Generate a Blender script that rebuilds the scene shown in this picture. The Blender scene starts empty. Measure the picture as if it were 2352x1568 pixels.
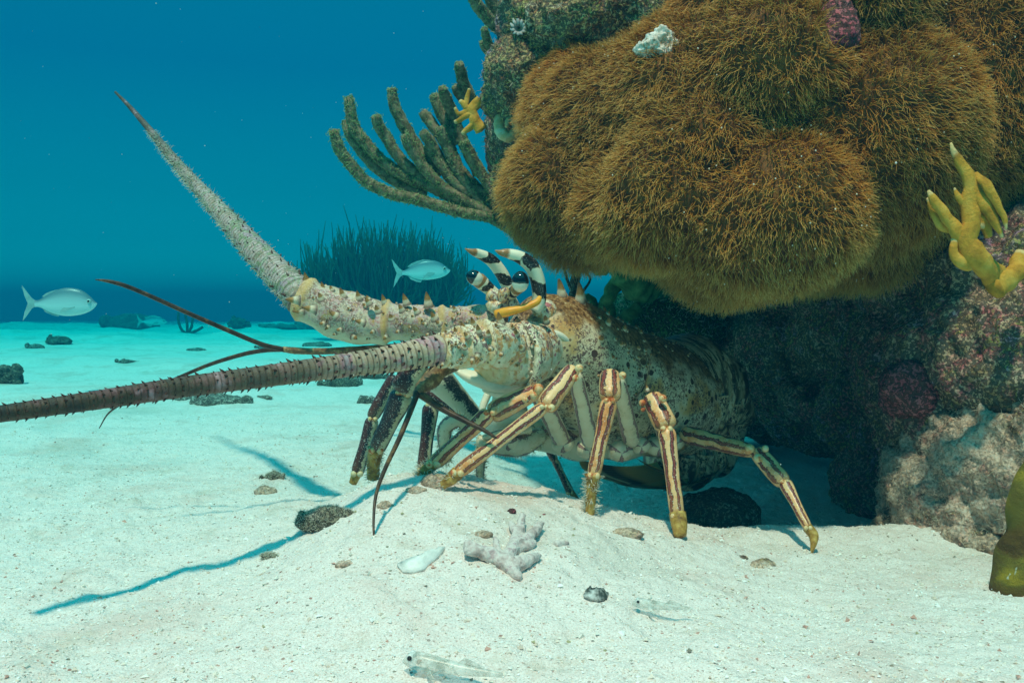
import bpy, math, random
import numpy as np
from mathutils import Vector, Matrix
rnd = random.Random(7)
RS = np.random.RandomState(11)
scene = bpy.context.scene
COL = scene.collection

# ------------------------------------------------------------------ camera, world, sun, exposure
F = 2037.0                      # focal length in units of a 2352-wide frame
CAMZ = 0.19
PITCH = math.atan(84 / F)
cd = bpy.data.cameras.new("camera"); cam = bpy.data.objects.new("camera", cd); COL.objects.link(cam)
cam.location = (0, 0, CAMZ); cam.rotation_euler = (math.pi / 2 - PITCH, 0, 0)
cd.sensor_width = 36; cd.lens = 36 * F / 2352; cd.clip_start = 0.02; cd.clip_end = 300
scene.camera = cam
TO_SUN = Vector((-0.10, -0.39, 0.91)).normalized()
world = bpy.data.worlds.new("World"); scene.world = world; world.use_nodes = True
wt = world.node_tree; wt.nodes.clear()
wo = wt.nodes.new("ShaderNodeOutputWorld"); wb = wt.nodes.new("ShaderNodeBackground")
tc = wt.nodes.new("ShaderNodeTexCoord"); sx = wt.nodes.new("ShaderNodeSeparateXYZ")
mr = wt.nodes.new("ShaderNodeMapRange"); mr.inputs[1].default_value = -1; mr.inputs[2].default_value = 1
wr = wt.nodes.new("ShaderNodeValToRGB")
wt.links.new(tc.outputs["Generated"], sx.inputs[0]); wt.links.new(sx.outputs[2], mr.inputs[0])
wt.links.new(mr.outputs[0], wr.inputs[0]); wt.links.new(wr.outputs[0], wb.inputs[0]); wt.links.new(wb.outputs[0], wo.inputs[0])
def wstop(z): return (z + 1) / 2
els = wr.color_ramp.elements
stops = [(-1, (0, .04, .05)), (-.05, (0, .165, .185)), (0.02, (0, .155, .178)), (.07, (0, .105, .140)), (.12, (0, .086, .124)), (.25, (0, .060, .113)),
         (.42, (0, .065, .11)), (.60, (.006, .24, .29)), (1, (.010, .31, .36))]
while len(els) < len(stops): els.new(0.5)
for e, (z, c) in zip(els, stops): e.position = wstop(z); e.color = (*c, 1)
wb.inputs[1].default_value = 2.0
sd = bpy.data.lights.new("sun", 'SUN'); sun = bpy.data.objects.new("sun", sd); COL.objects.link(sun)
sd.energy = 4.3; sd.angle = math.radians(2.6); sd.color = (1, .44, .33)
sun.rotation_euler = TO_SUN.to_track_quat('Z', 'Y').to_euler(); sun.location = (-1, -1, 3)
scene.view_settings.view_transform = 'Standard'; scene.view_settings.look = 'None'
scene.view_settings.exposure = 0.6; scene.view_settings.gamma = 1
scene.cycles.max_bounces = 6; scene.cycles.diffuse_bounces = 3; scene.cycles.glossy_bounces = 2
scene.cycles.transmission_bounces = 4; scene.cycles.volume_bounces = 0; scene.cycles.transparent_max_bounces = 8

# ------------------------------------------------------------------ helpers
def P(u, v, d):
    """world point seen at (u,v) of the 2352x1568 photograph at world depth y = d"""
    x = (u - 1176) / F; y = (784 - v) / F
    c, s = math.cos(PITCH), math.sin(PITCH)
    w = Vector((x, c + y * s, -s + y * c))
    return Vector((0, 0, CAMZ)) + w * (d / w.y)
def PX(n, d): return n * d / F

def _h(i, j, k, seed):
    n = (i * 374761393 + j * 668265263 + k * 2147483647 + seed * 1274126177) & 0xffffffff
    n = ((n ^ (n >> 13)) * 1274126177) & 0xffffffff
    n = (n ^ (n >> 16)) & 0xffffffff
    return n.astype(np.float64) / 2147483648.0 - 1.0
def vnoise(p, seed=0):
    p = np.asarray(p, float); i = np.floor(p).astype(np.int64); f = p - i; f = f * f * (3 - 2 * f)
    r = 0
    for a in (0, 1):
        for b in (0, 1):
            for c in (0, 1):
                w = (f[:, 0] if a else 1 - f[:, 0]) * (f[:, 1] if b else 1 - f[:, 1]) * (f[:, 2] if c else 1 - f[:, 2])
                r = r + w * _h(i[:, 0] + a, i[:, 1] + b, i[:, 2] + c, seed)
    return r
def fbm(p, scale, octs=4, seed=0, gain=.5):
    p = np.asarray(p, float) * scale; r = 0; a = 1
    for o in range(octs):
        r = r + a * vnoise(p * (2.03 ** o) + 17.3 * o, seed + o); a *= gain
    return r

def crom(pts, n):
    """Catmull-Rom through rows of pts (any width) -> n rows"""
    pts = np.asarray(pts, float); m = len(pts)
    if m == 2:
        t = np.linspace(0, 1, n)[:, None]; return pts[0] * (1 - t) + pts[1] * t
    q = np.vstack([2 * pts[0] - pts[1], pts, 2 * pts[-1] - pts[-2]])
    L = np.concatenate([[0], np.cumsum(np.linalg.norm(np.diff(pts[:, :3], axis=0), axis=1) + 1e-9)]); L /= L[-1]
    out = []
    for s in np.linspace(0, 1, n):
        k = min(max(int(np.searchsorted(L, s) - 1), 0), m - 2); t = (s - L[k]) / (L[k + 1] - L[k])
        a, b, c, d = q[k], q[k + 1], q[k + 2], q[k + 3]
        out.append(.5 * (2 * b + (c - a) * t + (2 * a - 5 * b + 4 * c - d) * t * t + (3 * b - a - 3 * c + d) * t ** 3))
    return np.array(out)

def norm(a): return a / (np.linalg.norm(a, axis=-1, keepdims=True) + 1e-12)

class MB:
    def __init__(s): s.v = []; s.f = []; s.cyl = []; s.aux = []; s.fm = []; s.n = 0
    def add(s, v, f, cyl=None, aux=None, m=0):
        v = np.asarray(v, float); k = len(v)
        s.v.append(v); s.cyl.append(np.zeros((k, 3)) if cyl is None else np.asarray(cyl, float))
        s.aux.append(np.zeros((k, 3)) if aux is None else np.asarray(aux, float))
        s.f += [tuple(i + s.n for i in q) for q in f]; s.fm += [m] * len(f); s.n += k
    def tube(s, path, n=24, sides=14, ref=(0, 0, 1), rfun=None, flat=1.0, cap=True, m=0, tip=0.0):
        """path rows: x,y,z,r (world). flat scales the axis along ref"""
        c = crom(path, n); p = c[:, :3]; r = c[:, 3]
        T = norm(np.gradient(p, axis=0)); ref = np.asarray(ref, float)
        Bv = norm(np.cross(T, ref)); Nv = np.cross(Bv, T)
        L = np.concatenate([[0], np.cumsum(np.linalg.norm(np.diff(p, axis=0), axis=1))])
        th = np.arange(sides) / sides * 2 * math.pi
        V = []; C = []; A = []
        rn = rnd.random()
        for i in range(n):
            t = i / (n - 1)
            for a in th:
                k = r[i] * (rfun(a, t, L[i]) if rfun else 1)
                V.append(p[i] + Bv[i] * math.cos(a) * k + Nv[i] * math.sin(a) * k * flat)
                C.append((math.cos(a), math.sin(a), L[i])); A.append((t, tip, rn))
        Fc = [(i * sides + j, i * sides + (j + 1) % sides, (i + 1) * sides + (j + 1) % sides, (i + 1) * sides + j)
              for i in range(n - 1) for j in range(sides)]
        if cap:
            b0 = len(V); V += [p[0] - T[0] * r[0] * .25, p[-1] + T[-1] * r[-1] * .4]; C += [(0, 0, 0), (0, 0, L[-1])]; A += [(0, tip, rn), (1, tip, rn)]
            Fc += [(b0, (j + 1) % sides, j) for j in range(sides)]
            o = (n - 1) * sides; Fc += [(b0 + 1, o + j, o + (j + 1) % sides) for j in range(sides)]
        s.add(V, Fc, C, A, m)
        return p, Bv, Nv, r, T
    def cone(s, p, d, L, r, m=0, bend=None, sides=8):
        """spine: base p, direction d; aux.y runs 0..1 to the tip"""
        p = np.asarray(p, float); d = norm(np.asarray(d, float)); a = norm(np.cross(d, [.31, .2, .93])); b = np.cross(d, a)
        V = []; A = []; C = []
        prof = [(0, 1.25), (.12, 1), (.45, .72), (.75, .4), (.93, .16)]
        bend = np.zeros(3) if bend is None else np.asarray(bend, float)
        rn = rnd.random()
        for t, k in prof:
            for j in range(sides):
                q = 2 * math.pi * j / sides
                V.append(p + d * L * t + bend * L * t * t + (a * math.cos(q) + b * math.sin(q)) * r * k); A.append((t, .05 + .95 * t, rn)); C.append((math.cos(q), math.sin(q), t * L))
        V.append(p + d * L + bend * L); A.append((1, 1, rn)); C.append((0, 0, L))
        Fc = [(i * sides + j, i * sides + (j + 1) % sides, (i + 1) * sides + (j + 1) % sides, (i + 1) * sides + j) for i in range(4) for j in range(sides)]
        Fc += [(4 * sides + j, 4 * sides + (j + 1) % sides, 5 * sides) for j in range(sides)]
        s.add(V, Fc, C, A, m)
    def ball(s, c, r, nu=16, nv=10, rot=None, m=0, dfun=None, tip=0.0):
        c = np.asarray(c, float); r = np.broadcast_to(np.asarray(r, float), (3,))
        V = []; C = []; A = []
        R = np.eye(3) if rot is None else np.array(rot)
        rn = rnd.random()
        for i in range(nv + 1):
            ph = math.pi * i / nv
            for j in range(nu):
                a = 2 * math.pi * j / nu; d = np.array([math.sin(ph) * math.cos(a), math.sin(ph) * math.sin(a), math.cos(ph)])
                k = dfun(d) if dfun else 1
                V.append(c + R @ (d * r * k)); C.append((d[0], d[2], d[2] * r[2])); A.append((1 - i / nv, tip, rn))
        Fc = [(i * nu + j, (i + 1) * nu + j, (i + 1) * nu + (j + 1) % nu, i * nu + (j + 1) % nu) for i in range(nv) for j in range(nu)]
        s.add(V, Fc, C, A, m)
    def build(s, name, mats, parent=None, smooth=True):
        return mkmesh(name, np.vstack(s.v), s.f, mats, parent, np.vstack(s.cyl), np.vstack(s.aux), s.fm, smooth)

def mkmesh(name, V, Fc, mats, parent=None, cyl=None, aux=None, fm=None, smooth=True):
    me = bpy.data.meshes.new(name)
    V = np.asarray(V, float)
    if isinstance(Fc, np.ndarray):
        k = Fc.shape[1]; nf = len(Fc)
        me.vertices.add(len(V)); me.vertices.foreach_set("co", V.ravel())
        me.loops.add(nf * k); me.loops.foreach_set("vertex_index", Fc.ravel().astype(np.int32))
        me.polygons.add(nf); me.polygons.foreach_set("loop_start", (np.arange(nf) * k).astype(np.int32))
        me.update(calc_edges=True); me.validate()
    else:
        me.from_pydata([tuple(x) for x in V], [], Fc)
    for nm, arr in (("cyl", cyl), ("aux", aux)):
        if arr is not None:
            at = me.attributes.new(nm, 'FLOAT_VECTOR', 'POINT'); at.data.foreach_set("vector", np.asarray(arr, float).ravel())
    for m in (mats if isinstance(mats, (list, tuple)) else [mats]): me.materials.append(m)
    if fm is not None and any(fm): me.polygons.foreach_set("material_index", np.array(fm, dtype=np.int32))
    me.polygons.foreach_set("use_smooth", [smooth] * len(me.polygons))
    me.update()
    o = bpy.data.objects.new(name, me); COL.objects.link(o)
    if parent: o.parent = parent; o.matrix_parent_inverse = parent.matrix_world.inverted()
    return o

def tag(o, label=None, cat=None, group=None, kind=None):
    if label: o["label"] = label
    if cat: o["category"] = cat
    if group: o["group"] = group
    if kind: o["kind"] = kind
    return o
def empty(name, loc, label=None, cat=None, group=None, kind=None, parent=None):
    o = bpy.data.objects.new(name, None); COL.objects.link(o); o.empty_display_size = .02
    if parent:
        o.parent = parent; o.location = Vector(loc) - parent.matrix_world.translation
        o.matrix_world = Matrix.Translation(Vector(loc))
    else:
        o.location = loc; o.matrix_world = Matrix.Translation(Vector(loc))
    return tag(o, label, cat, group, kind)

# ------------------------------------------------------------------ material helper
class NT:
    def __init__(s, name, rough=.6, spec=.35):
        s.mat = bpy.data.materials.new(name); s.mat.use_nodes = True; s.t = s.mat.node_tree
        s.b = s.t.nodes["Principled BSDF"]; s.b.inputs["Roughness"].default_value = rough
        s.b.inputs["Specular IOR Level"].default_value = spec
    def _in(s, sock, val):
        if val is None: return
        if isinstance(val, bpy.types.NodeSocket): s.t.links.new(val, sock)
        elif isinstance(val, (tuple, list)) and len(val) == 3 and sock.type == 'RGBA': sock.default_value = (*val, 1)
        else: sock.default_value = val
    def co(s): return s.t.nodes.new("ShaderNodeTexCoord").outputs["Object"]
    def pos(s): return s.t.nodes.new("ShaderNodeNewGeometry").outputs["Position"]
    def nor(s): return s.t.nodes.new("ShaderNodeNewGeometry").outputs["True Normal"]
    def attr(s, n):
        a = s.t.nodes.new("ShaderNodeAttribute"); a.attribute_name = n
        x = s.t.nodes.new("ShaderNodeSeparateXYZ"); s.t.links.new(a.outputs["Vector"], x.inputs[0]); return x.outputs
    def m(s, op, a, b=None, c=None):
        n = s.t.nodes.new("ShaderNodeMath"); n.operation = op
        s._in(n.inputs[0], a); s._in(n.inputs[1], b); s._in(n.inputs[2], c); return n.outputs[0]
    def mix(s, f, a, b, blend='MIX'):
        n = s.t.nodes.new("ShaderNodeMix"); n.data_type = 'RGBA'; n.blend_type = blend
        s._in(n.inputs[0], f); s._in(n.inputs[6], a); s._in(n.inputs[7], b); return n.outputs[2]
    def ramp(s, f, st, interp='LINEAR'):
        n = s.t.nodes.new("ShaderNodeValToRGB"); e = n.color_ramp.elements; n.color_ramp.interpolation = interp
        while len(e) < len(st): e.new(.5)
        for k, (p, c) in zip(e, st):
            k.position = p; k.color = (c, c, c, 1) if not isinstance(c, (tuple, list)) else (*c, 1)
        s._in(n.inputs[0], f); return n.outputs[0]
    def noise(s, vec, scale, detail=3, rough=.55, dist=0, color=False):
        n = s.t.nodes.new("ShaderNodeTexNoise"); s._in(n.inputs["Vector"], vec); n.inputs["Scale"].default_value = scale
        n.inputs["Detail"].default_value = detail; n.inputs["Roughness"].default_value = rough; n.inputs["Distortion"].default_value = dist
        return n.outputs["Color" if color else "Fac"]
    def vor(s, vec, scale, feature='F1', out="Distance", rand=1):
        n = s.t.nodes.new("ShaderNodeTexVoronoi"); n.feature = feature; s._in(n.inputs["Vector"], vec); n.inputs["Scale"].default_value = scale
        n.inputs["Randomness"].default_value = rand
        return n.outputs[out]
    def vec(s, x, y, z):
        n = s.t.nodes.new("ShaderNodeCombineXYZ"); s._in(n.inputs[0], x); s._in(n.inputs[1], y); s._in(n.inputs[2], z); return n.outputs[0]
    def scale(s, v, k):
        n = s.t.nodes.new("ShaderNodeVectorMath"); n.operation = 'MULTIPLY'; s._in(n.inputs[0], v); n.inputs[1].default_value = k; return n.outputs[0]
    def bump(s, h, dist=.001, strength=.6, prev=None):
        n = s.t.nodes.new("ShaderNodeBump"); n.inputs["Strength"].default_value = strength; n.inputs["Distance"].default_value = dist
        s._in(n.inputs["Height"], h); s._in(n.inputs["Normal"], prev); return n.outputs[0]
    def out(s, col, normal=None, rough=None):
        s._in(s.b.inputs["Base Color"], col); s._in(s.b.inputs["Normal"], normal); s._in(s.b.inputs["Roughness"], rough); return s.mat
SS = lambda s, x, a, b: s.ramp(x, [(a, 0.0), (b, 1.0)])

# ---- sand
def mat_sand():
    s = NT("pale_coral_sand", .9, .15); p = s.pos()
    g1 = s.noise(p, 900, 2, .6); g2 = s.noise(p, 260, 3, .6); big = s.noise(p, 9, 4, .6)
    col = s.ramp(g1, [(.25, (.58, .46, .40)), (.45, (.80, .69, .62)), (.6, (.86, .77, .70)), (.8, (.94, .88, .82))])
    sp = s.vor(p, 330, out="Distance"); spc = s.vor(p, 330, out="Color")
    x = s.t.nodes.new("ShaderNodeSeparateXYZ"); s.t.links.new(spc, x.inputs[0])
    pick = s.m('GREATER_THAN', x.outputs[0], .86); near = s.m('LESS_THAN', sp, .34)
    f = s.m('MULTIPLY', s.m('MULTIPLY', pick, near), SS(s, s.noise(p, 22, 2), .38, .62))
    col = s.mix(f, col, s.ramp(x.outputs[1], [(0, (.30, .12, .09)), (.35, (.52, .30, .24)), (.6, (.12, .11, .09)), (.8, (.30, .28, .18)), (1, (.9, .86, .8))]))
    pinkf = s.m('MULTIPLY', SS(s, s.noise(p, 7, 5, .65), .52, .64), .45)
    col = s.mix(pinkf, col, (.66, .44, .36))
    col = s.mix(s.m('MULTIPLY', SS(s, s.noise(p, 17, 5, .7), .56, .66), .35), col, (.50, .40, .28))
    col = s.mix(s.m('MULTIPLY', SS(s, s.noise(p, 2.3, 5, .65), .55, .68), .45), col, (.36, .38, .30))
    h = s.m('ADD', s.m('MULTIPLY', g1, .6), s.m('MULTIPLY', g2, 1.2))
    n = s.bump(h, .0022, .55)
    n = s.bump(s.noise(p, 60, 4, .65), .008, .6, n)
    return s.out(col, n)
# ---- reef rock
def mat_rock(name, pal, white=.2, dust=None, sc=1.0):
    s = NT(name, .9, .15); p = s.pos()
    w = s.noise(p, 14 * sc, 5, .7, .6); col = s.ramp(w, pal)
    a = s.noise(p, 60 * sc, 4, .7, .4); col = s.mix(SS(s, a, .50, .62), col, s.ramp(s.noise(p, 25 * sc, 3, .6, 1), pal[::-1] and [(q, pal[len(pal) - 1 - i][1]) for i, (q, _) in enumerate(pal)]))
    b = s.noise(p, 300, 3, .65); col = s.mix(s.m('MULTIPLY', SS(s, b, .52, .66), white), col, (.75, .70, .60))
    col = s.mix(s.m('MULTIPLY', SS(s, b, .46, .34), .8), col, (.035, .03, .02))
    if dust:
        z = s.t.nodes.new("ShaderNodeSeparateXYZ"); s.t.links.new(s.nor(), z.inputs[0])
        up = SS(s, z.outputs[2], -.1, .8); c2 = s.ramp(s.noise(p, 420, 2, .6), [(.3, (.30, .24, .17)), (.5, dust), (.75, (.85, .79, .68))])
        col = s.mix(s.m('MULTIPLY', SS(s, s.noise(p, 36, 4, .7), .35, .6), .85), col, c2)
    h = s.m('ADD', s.noise(p, 120, 5, .75), s.m('MULTIPLY', s.vor(p, 210), .5))
    n = s.bump(h, .006, .8); n = s.bump(b, .002, .7, n)
    return s.out(col, n)
def mat_simple(name, st, scale=80, rough=.6, bump=.001, bs=None, spec=.3, detail=4):
    s = NT(name, rough, spec); p = s.co()
    f = s.noise(p, scale, detail, .65, .3); col = s.ramp(f, st)
    return s.out(col, s.bump(s.noise(p, bs or scale * 3, 3, .6), bump, .7))

M = {}
M['sand'] = mat_sand()
M['rock'] = mat_rock("encrusted_reef_rock", [(.32, (.10, .05, .03)), (.41, (.42, .28, .14)), (.47, (.66, .48, .32)), (.53, (.60, .16, .18)), (.58, (.38, .38, .10)), (.64, (.46, .28, .42)), (.72, (.76, .62, .48))], .7)
M['seastone'] = mat_rock('pale_turf_stone', [(.32, (.14, .14, .11)), (.45, (.34, .32, .25)), (.55, (.48, .44, .36)), (.68, (.60, .55, .48)), (.8, (.72, .68, .60))], .6)
M['crest'] = mat_rock("golden_turf_rock", [(.32, (.12, .09, .03)), (.41, (.42, .30, .10)), (.47, (.68, .52, .24)), (.53, (.48, .16, .09)), (.58, (.44, .42, .12)), (.65, (.74, .60, .38)), (.74, (.80, .68, .52))], .8)
M['foot'] = mat_rock("sediment_dusted_turf_rock", [(.32, (.22, .11, .055)), (.42, (.56, .34, .20)), (.50, (.76, .50, .34)), (.57, (.56, .19, .15)), (.63, (.40, .32, .12)), (.74, (.86, .62, .45))], .5, dust=(.88, .63, .46))
M['pinkrock'] = mat_rock("pink_coralline_rock", [(.30, (.20, .03, .05)), (.45, (.46, .12, .14)), (.55, (.58, .20, .20)), (.65, (.40, .10, .13)), (.78, (.65, .38, .32))], .25)
M['greenrock'] = mat_rock("algae_green_rock", [(.30, (.05, .09, .03)), (.45, (.10, .20, .06)), (.55, (.16, .30, .10)), (.68, (.22, .34, .14)), (.8, (.35, .45, .25))], .35)
M['darkrock'] = mat_rock("dark_turf_rock", [(.32, (.07, .07, .05)), (.45, (.20, .18, .12)), (.55, (.32, .28, .20)), (.68, (.45, .38, .30)), (.8, (.62, .56, .46))], .6)
M['mat'] = mat_simple("brown_polyp_tissue", [(.3, (.06, .024, .004)), (.5, (.16, .07, .012)), (.7, (.26, .13, .025))], 60, .8, .002)
def mat_tent():
    s = NT("polyp_tentacle", .5, .3); a = s.attr("aux"); p = s.pos()
    c = s.ramp(a[0], [(0, (.14, .042, .003)), (.5, (.48, .18, .014)), (.8, (.74, .33, .045)), (1, (.90, .55, .17))])
    g = SS(s, s.noise(p, 6, 2), .40, .60)
    c = s.mix(s.m('MULTIPLY', g, .30), c, s.ramp(a[0], [(0, (.07, .05, .01)), (.5, (.28, .20, .035)), (.8, (.54, .42, .11)), (1, (.80, .66, .28))]))
    c = s.mix(s.m('GREATER_THAN', a[1], .5), c, (.95, .85, .70))
    s.b.inputs["Subsurface Weight"].default_value = 0.0
    return s.out(c)
M['tent'] = mat_tent()

# ---- lobster materials
CREAM = (.80, .66, .46)
def spine_col(s, base, tip):
    c = s.mix(s.ramp(tip, [(.04, 0.0), (.10, 1.0)]), base, s.ramp(tip, [(.1, (.16, .09, .06)), (.3, (.62, .48, .32)), (.42, (.74, .62, .42)), (.55, (.40, .20, .05)), (.75, (.32, .15, .03)), (1, (.06, .03, .015))]))
    return c
def mat_carapace():
    s = NT("lobster_carapace", .42, .5); p = s.co(); c3 = s.attr("cyl"); a = s.attr("aux")
    base = s.ramp(s.noise(p, 26, 3), [(.35, (.62, .50, .30)), (.5, (.80, .66, .44)), (.60, (.72, .44, .17)), (.68, (.62, .28, .07))])
    sp = s.noise(p, 330, 3, .6, 1.2)
    base = s.mix(s.m('MULTIPLY', SS(s, sp, .50, .55), SS(s, s.noise(p, 30, 2), .38, .52)), base, (.20, .10, .07))
    dots = s.m('LESS_THAN', s.vor(p, 210, rand=.75), .26)
    base = s.mix(s.m('MULTIPLY', dots, .85), base, (.12, .06, .03))
    dd = s.m('LESS_THAN', s.vor(p, 62), .22); base = s.mix(dd, base, (.09, .035, .02))
    up = s.m('ADD', c3[1], s.m('MULTIPLY', s.m('SUBTRACT', s.noise(p, 30, 3), .5), 1.3))
    brown = s.ramp(s.noise(p, 260, 4, .7), [(.35, (.05, .024, .010)), (.5, (.22, .10, .03)), (.60, (.42, .24, .09)), (.72, (.60, .46, .26))])
    col = s.mix(s.ramp(up, [(.30, 0.0), (.60, 1.0)]), base, brown)
    col = spine_col(s, col, a[1])
    n = s.bump(s.noise(p, 260, 4, .65), .0012, .6)
    n = s.bump(s.m('MULTIPLY', dots, 1), .0006, .4, n)
    return s.out(col, n, s.ramp(s.noise(p, 90, 2), [(.3, .3), (.7, .6)]))
M['cara'] = mat_carapace()
def mat_head():
    s = NT("lobster_head_shell", .4, .5); p = s.co(); c3 = s.attr("cyl"); a = s.attr("aux")
    base = s.ramp(s.noise(p, 75, 5, .65), [(.34, (.50, .48, .30)), (.44, (.84, .74, .52)), (.50, (.88, .78, .58)), (.55, (.78, .52, .26)), (.59, (.66, .26, .06)), (.64, (.70, .54, .38)), (.72, (.40, .24, .20))])
    r = s.noise(s.scale(p, (1, 1, .5)), 300, 3, .6, 1.6)
    m1 = s.m('MULTIPLY', SS(s, r, .53, .57), SS(s, s.m('ADD', s.m('MULTIPLY', c3[1], .35), s.noise(p, 40, 2)), .36, .52))
    base = s.mix(m1, base, (.20, .10, .09))
    pk = SS(s, s.noise(p, 110, 2), .66, .72); base = s.mix(pk, base, (.52, .16, .17))
    base = s.mix(s.ramp(a[0], [(.84, 0.0), (.90, .8), (.95, .2), (1, .7)]), base, (.78, .50, .20))
    col = spine_col(s, base, a[1])
    n = s.bump(s.noise(p, 220, 5, .7), .0020, .8)
    return s.out(col, n)
M['head'] = mat_head()
def mat_antbase():
    s = NT("antenna_base_shell", .5, .45); p = s.co(); c3 = s.attr("cyl"); a = s.attr("aux")
    base = s.ramp(s.noise(p, 60, 5, .7), [(.32, (.30, .34, .24)), (.41, (.58, .44, .30)), (.46, (.72, .56, .36)), (.50, (.66, .50, .42)), (.54, (.56, .24, .22)), (.57, (.62, .40, .30)), (.61, (.56, .30, .06)), (.68, (.76, .66, .50))])
    sp = s.noise(p, 420, 3, .6, 1); base = s.mix(s.m('MULTIPLY', s.m('MULTIPLY', SS(s, sp, .48, .54), SS(s, s.noise(p, 70, 2), .42, .55)), .85), base, (.20, .09, .05))
    base = s.mix(s.m('MULTIPLY', SS(s, s.noise(p, 700, 2, .7), .56, .62), .6), base, (.60, .62, .52))
    base = s.mix(SS(s, s.m('MULTIPLY', c3[1], -1), .35, .75), base, (.66, .62, .42))
    base = s.mix(s.ramp(a[0], [(.86, 0.0), (.93, .8), (1, .5)]), base, (.72, .42, .12))
    col = spine_col(s, base, a[1])
    n = s.bump(s.noise(p, 260, 5, .7), .002, .7)
    return s.out(col, n, .6)
M['antbase'] = mat_antbase()
def mat_flag(name, dark_at_tip, cols, mott):
    s = NT(name, .55, .4); p = s.co(); c3 = s.attr("cyl"); a = s.attr("aux")
    ring = s.m('FRACT', s.m('MULTIPLY', c3[2], 230)); rb = s.ramp(ring, [(0, 0.0), (.15, 1.0), (.8, .8), (1, 0.0)])
    base = s.ramp(s.noise(p, 46, 4, .6), cols)
    base = s.mix(s.m('MULTIPLY', SS(s, s.noise(p, 330, 3, .7), .5, .62), mott), base, (.70, .68, .58))
    dk = s.ramp(s.noise(p, 60, 3, .6), [(.35, (.018, .018, .014)), (.5, (.06, .042, .02)), (.62, (.13, .055, .05)), (.72, (.36, .22, .24))])
    f = s.ramp(s.m('ADD', a[0], s.m('MULTIPLY', s.m('SUBTRACT', s.noise(p, 35, 2), .5), .25)), dark_at_tip)
    col = s.mix(f, base, dk)
    col = s.mix(s.m('MULTIPLY', s.m('SUBTRACT', 1, rb), .6), col, (.10, .055, .03))
    col = s.mix(s.ramp(a[1], [(.04, 0.0), (.1, 1.0)]), col, (.07, .025, .012))
    n = s.bump(rb, .0010, .7); n = s.bump(s.noise(p, 500, 3, .7), .0008, .6, n)
    return s.out(col, n)
M['flag_near'] = mat_flag("near_antenna_shell", [(.10, 0.0), (.42, .85), (.7, 1.0)], [(.32, (.30, .30, .20)), (.45, (.52, .36, .22)), (.55, (.58, .42, .28)), (.62, (.50, .22, .24)), (.70, (.44, .34, .36))], .3)
M['flag_far'] = mat_flag("far_antenna_shell", [(.42, 0.0), (.85, .9)], [(.34, (.16, .20, .10)), (.43, (.38, .28, .20)), (.50, (.52, .38, .36)), (.57, (.20, .28, .12)), (.64, (.44, .30, .34))], .45)
def mat_leg(name, cream, stripe, edge, nstr, width, shift=0.0, orange=.4):
    s = NT(name, .38, .5); p = s.co(); c3 = s.attr("cyl"); a = s.attr("aux")
    ang = s.m('DIVIDE', s.m('ARCTAN2', c3[1], c3[0]), 2 * math.pi)
    w = s.m('MULTIPLY', s.m('SUBTRACT', s.noise(p, 70, 3), .5), .17)
    edgen = s.m('MULTIPLY', s.m('SUBTRACT', s.noise(p, 420, 4, .7), .5), .34)
    q = s.m('FRACT', s.m('ADD', s.m('MULTIPLY', s.m('ADD', s.m('ADD', ang, w), 1 + shift), nstr), edgen))
    d = s.m('ADD', s.m('ABSOLUTE', s.m('SUBTRACT', q, .5)), s.m('MULTIPLY', edgen, 1.0))
    endf = s.ramp(a[0], [(0, .16), (.12, 0.0), (.90, 0.0), (1, .16)])
    d = s.m('ADD', d, endf)
    cr = s.ramp(s.noise(p, 60, 4, .7), [(.36, cream), (.48, tuple(min(1, k) for k in cream)), (.60, (cream[0] * .95, cream[1] * (1 - .55 * orange), cream[2] * (1 - .8 * orange))), (.70, (cream[0] * .7, cream[1] * (1 - .75 * orange) * .8, cream[2] * (1 - orange) * .7))])
    col = s.mix(s.ramp(d, [(width - .05, 1.0), (width, 0.0)]), cr, edge)
    col = s.mix(s.ramp(d, [(width * .55 - .03, 1.0), (width * .55, 0.0)]), col, stripe)
    col = s.mix(s.ramp(a[0], [(.55, 0.0), (1, .55 * orange)]), col, (.40, .17, .035))
    col = s.mix(s.m('MULTIPLY', s.m('GREATER_THAN', s.noise(p, 900, 1), .66), .7), col, (.8, .75, .62))
    col = spine_col(s, col, a[1])
    return s.out(col, s.bump(s.noise(p, 400, 3), .0004, .5))
M['leg'] = mat_leg("striped_leg_shell", (.92, .55, .25), (.27, .05, .035), (.05, .02, .018), 5, .25, 0.0, .7)
M['leg_far'] = mat_leg("dark_leg_shell", (.62, .58, .38), (.075, .018, .014), (.010, .012, .018), 2, .43, .12)
M['leg_pale'] = mat_leg("pale_leg_shell", (.80, .70, .48), (.36, .20, .18), (.14, .07, .08), 3, .14, .07, .2)
M['blade'] = mat_leg('pale_thigh_shell', (.72, .70, .52), (.02, .03, .04), (.03, .04, .05), 2, .20, .10, .1)
M['claw'] = mat_simple("amber_leg_tip", [(.3, (.12, .045, .01)), (.5, (.42, .22, .04)), (.7, (.66, .44, .12))], 160, .45, .0006)
M['knuckle'] = mat_simple("knuckle_shell", [(.35, (.78, .66, .42)), (.52, (.80, .55, .25)), (.60, (.66, .16, .04)), (.70, (.30, .07, .03))], 130, .4, .0005)
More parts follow.
